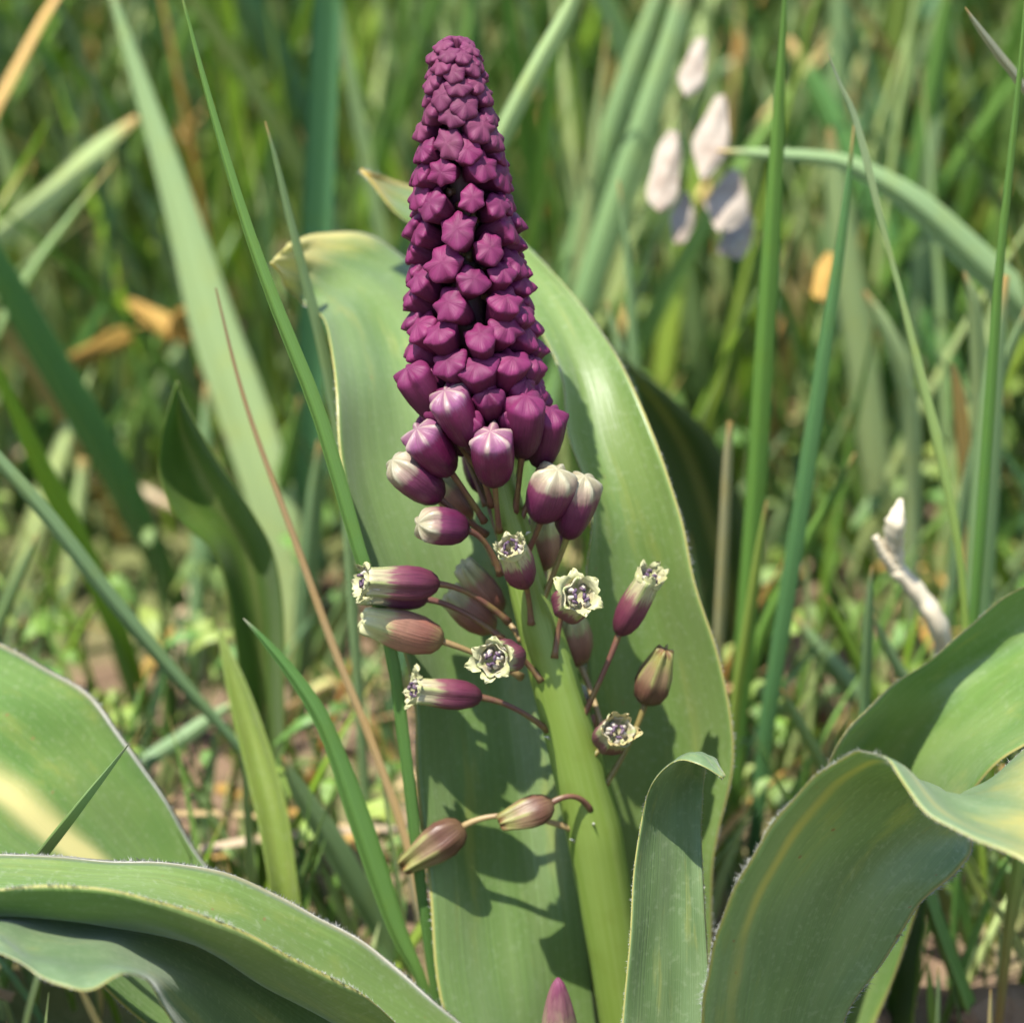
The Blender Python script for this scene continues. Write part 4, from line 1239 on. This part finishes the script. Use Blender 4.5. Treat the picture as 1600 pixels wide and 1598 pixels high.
YS = 0.055
_g = on_ground(1468, 1150)
us_ = unit(at(1440, 950, YS))
stalk_tube('stem', [(_g.x, _g.y, -0.004), at(1478, 1060, YS + 0.01), at(1468, 985, YS), at(1440, 935, YS), at(1400, 888, YS)], [12 * us_, 14 * us_, 16 * us_, 15 * us_, 13 * us_], stalk, DRYB)
stalk_tube('fork', [at(1404, 892, YS), at(1398, 850, YS), at(1402, 815, YS - .002), at(1408, 780, YS)], [11 * us_, 15 * us_, 15 * us_, 3 * us_], stalk, DRYB, 0.22)
stalk_tube('fork', [at(1402, 892, YS), at(1384, 868, YS), at(1368, 838, YS)], [11 * us_, 9 * us_, 5 * us_], stalk, DRYB, 0.2)

# ------------------------------------------------------------------ grass beyond, ground cover, litter
PAL = [MID, DARK, SAGE, PALE, BRIGHT, TEAL, C(106, 140, 76), C(120, 146, 66), TAN, STRAW]
PW_ = np.array([0.18, 0.06, 0.22, 0.20, 0.09, 0.08, 0.14, 0.10, 0.015, 0.04])
PW_ = PW_ / PW_.sum()


def mass(name, gen, count, label, **kw):
    G = [g for g in (gen() for _ in range(count)) if g is not None]
    off = np.concatenate([[0], np.cumsum([len(g[0]) for g in G])])
    me = mesh_of(name, np.concatenate([g[0] for g in G]), np.concatenate([g[1] + o for g, o in zip(G, off)]),
                 np.concatenate([g[2] for g in G]), np.concatenate([g[3] for g in G]))
    return link(name, me, None, BLADE, kind='stuff', label=label, **kw)


def soil_patch(gpx, gpy):
    """how open the ground is at this spot, 0..1"""
    a = math.exp(-(((gpx - 140) / 200) ** 2 + ((gpy - 910) / 170) ** 2))
    b = math.exp(-(((gpx - 560) / 110) ** 2 + ((gpy - 1250) / 220) ** 2))
    c = math.exp(-(((gpx - 1120) / 70) ** 2 + ((gpy - 930) / 90) ** 2))
    return min(1, 1.15 * a + 0.8 * b + 0.7 * c)


def gen_blade(y0, y1, hmin, hmax, wmin, wmax, n=9):
    def g():
        y = y0 + (y1 - y0) * random.random() ** 0.8
        half = 0.12 + 0.16 * (y + 0.75)
        x = random.uniform(-half, half) - 0.02
        if -0.05 < y < 0.02 and abs(x) < 0.07:
            return None
        gpx, gpy = to_px((x, y, 0))
        op = soil_patch(gpx, gpy)
        if random.random() < op * 0.97:
            return None
        h = random.uniform(hmin, hmax) * (0.65 if random.random() < 0.3 else 1) * (1 - 0.6 * op)
        # stay below the soil patch's line of sight
        w = random.uniform(wmin, wmax)
        a = random.uniform(0, 6.283)
        lean = min(abs(random.gauss(0, 0.36)), 0.55 if y > 0.35 else 0.32) * h
        bend = random.uniform(0.1, 0.6 if y > 0.35 else 0.35) * h * (1 if random.random() < 0.6 else 0.2)
        dx, dy = math.cos(a), math.sin(a)
        path = []
        wd = []
        for t in (0, 0.25, 0.5, 0.75, 1.0):
            off = lean * t + bend * t * t
            path.append((x + dx * off, y + dy * off, -0.004 + h * (t - 0.28 * t * t * (bend / h))))
            wd.append(w * (0.75, 1.0, 0.95, 0.62, 0.04)[int(t * 4)])
        i = rng.choice(len(PAL), p=PW_)
        c = PAL[i] * random.uniform(1.0, 1.5)
        return blade_geo(path, wd, c * np.array([1.05, 1.0, 0.9]), c, TAN if random.random() < 0.4 else c, random.uniform(0.1, 0.5), random.uniform(-0.5, 0.5), random.uniform(-1, 1), (math.cos(a + 1.2), math.sin(a + 1.2), -0.2), n, 3)
    return g


def gen_curly():
    """small leaves of the ground cover"""
    y = random.uniform(-0.02, 1.1)
    half = 0.10 + 0.15 * (y + 0.75)
    x = random.uniform(-half, half) - 0.02
    gpx, gpy = to_px((x, y, 0))
    op = soil_patch(gpx, gpy)
    if random.random() < op * 1.25:
        return None
    if y < 0.045 and abs(x) < 0.12:
        return None
    if math.sin(31 * x + 1.7) * math.sin(27 * y + 0.6) + 0.5 * math.sin(71 * x - 43 * y) < random.uniform(-1.1, 0.5):
        return None
    h = random.uniform(0.004, 0.03)
    L = random.uniform(0.003, 0.011)
    a = random.uniform(0, 6.283)
    dx, dy = math.cos(a), math.sin(a)
    path = [(x + dx * L * t, y + dy * L * t, h + L * 0.5 * math.sin(2.6 * t) * random.uniform(0.5, 1.1)) for t in (0, 0.33, 0.66, 1)]
    w = L * random.uniform(0.35, 0.7)
    c = random.choice([C(124, 150, 76), C(140, 160, 90), C(104, 138, 62), C(90, 124, 62), C(96, 134, 72), C(116, 142, 86)]) * random.uniform(0.8, 1.1)
    return blade_geo(path, [w * 0.25, w, w * 0.9, w * 0.1], c, c, c, 0.2, random.uniform(-0.6, 0.6), 0, (0.2, 0.2, -1), 6, 3)


def gen_litter():
    y = random.uniform(0.0, 0.9)
    half = 0.10 + 0.15 * (y + 0.75)
    x = random.uniform(-half, half) - 0.02
    if y < 0.05 and abs(x) < 0.10:
        return None
    a = random.uniform(0, 6.283)
    L = random.uniform(0.012, 0.06)
    h = random.uniform(0.001, 0.012)
    dx, dy = math.cos(a), math.sin(a)
    tilt = random.uniform(-0.05, 0.25)
    path = [(x + dx * L * t, y + dy * L * t, h + tilt * L * t + 0.003 * math.sin(3 * t)) for t in (0, 0.33, 0.66, 1)]
    w = random.uniform(0.0006, 0.003)
    c = random.choice([STRAW, C(168, 140, 108), C(196, 176, 136), C(130, 100, 76), C(190, 176, 160), C(176, 148, 90)]) * random.uniform(0.7, 1.1)
    return blade_geo(path, [w, w, w, w * 0.4], c, c, c, 0.3, random.uniform(-0.6, 0.6), 0.5, (0.2, 0.2, -1), 6, 3)


mass('grass', gen_blade(0.17, 1.35, 0.06, 0.21, 0.0016, 0.0056), 7500, 'blurred meadow grass growing thick behind the flower', category='grass')
mass('upright_grass', gen_blade(0.14, 0.55, 0.05, 0.13, 0.001, 0.0032), 3000, 'fine upright grass standing between the flower and the deep grass', category='grass')
mass('low_grass', gen_blade(0.03, 0.50, 0.012, 0.06, 0.0008, 0.0028), 3000, 'short grass between the tall blades', category='grass')
mass('shaded_grass', gen_blade(0.0, 0.13, 0.012, 0.05, 0.0007, 0.0022), 1500, 'thin short grass growing round the leaf bases', category='grass')
mass('trodden_grass', gen_blade(-0.45, 0.0, 0.008, 0.035, 0.0007, 0.002), 1600, 'short dark grass round the foot of the plant', category='grass')
mass('ground_cover', gen_curly, 9000, 'small yellowish-green leaves covering the soil', category='ground cover')
mass('plant_litter', gen_litter, 600, 'dry straw bits and brown litter on the soil', category='litter')

# soil crumbs
ico = []
import bmesh
bm = bmesh.new()
bmesh.ops.create_icosphere(bm, subdivisions=2, radius=1.0)
IV = np.array([v.co[:] for v in bm.verts])
IF = [tuple(v.index for v in f.verts) for f in bm.faces]
bm.free()
V, F = [], []
for _ in range(700):
    y = random.uniform(0.0, 0.7)
    half = 0.10 + 0.15 * (y + 0.75)
    x = random.uniform(-half, half) - 0.02
    gpx, gpy = to_px((x, y, 0))
    op = soil_patch(gpx, gpy)
    if random.random() > 0.25 + op:
        continue
    r = random.choice([0.0015, 0.002, 0.003, 0.004, 0.0065]) * random.uniform(0.7, 1.3)
    ph = rng.uniform(0, 6.28, 3)
    d = 1 + 0.22 * np.sin(3 * IV[:, 0] + ph[0]) + 0.2 * np.sin(4 * IV[:, 1] + ph[1]) + 0.15 * np.sin(5 * IV[:, 2] + ph[2])
    p = IV * d[:, None] * np.array([r, r * random.uniform(0.6, 1), r * 0.7]) + np.array([x, y, r * 0.25 - 0.002])
    k = len(V)
    V += list(p)
    F += [tuple(a + k for a in f) for f in IF]
link('soil_crumbs', mesh_of('soil_crumbs', V, F, smooth=False), None, SOIL, kind='stuff', label='brown soil crumbs and clods lying on the bare ground', category='soil')
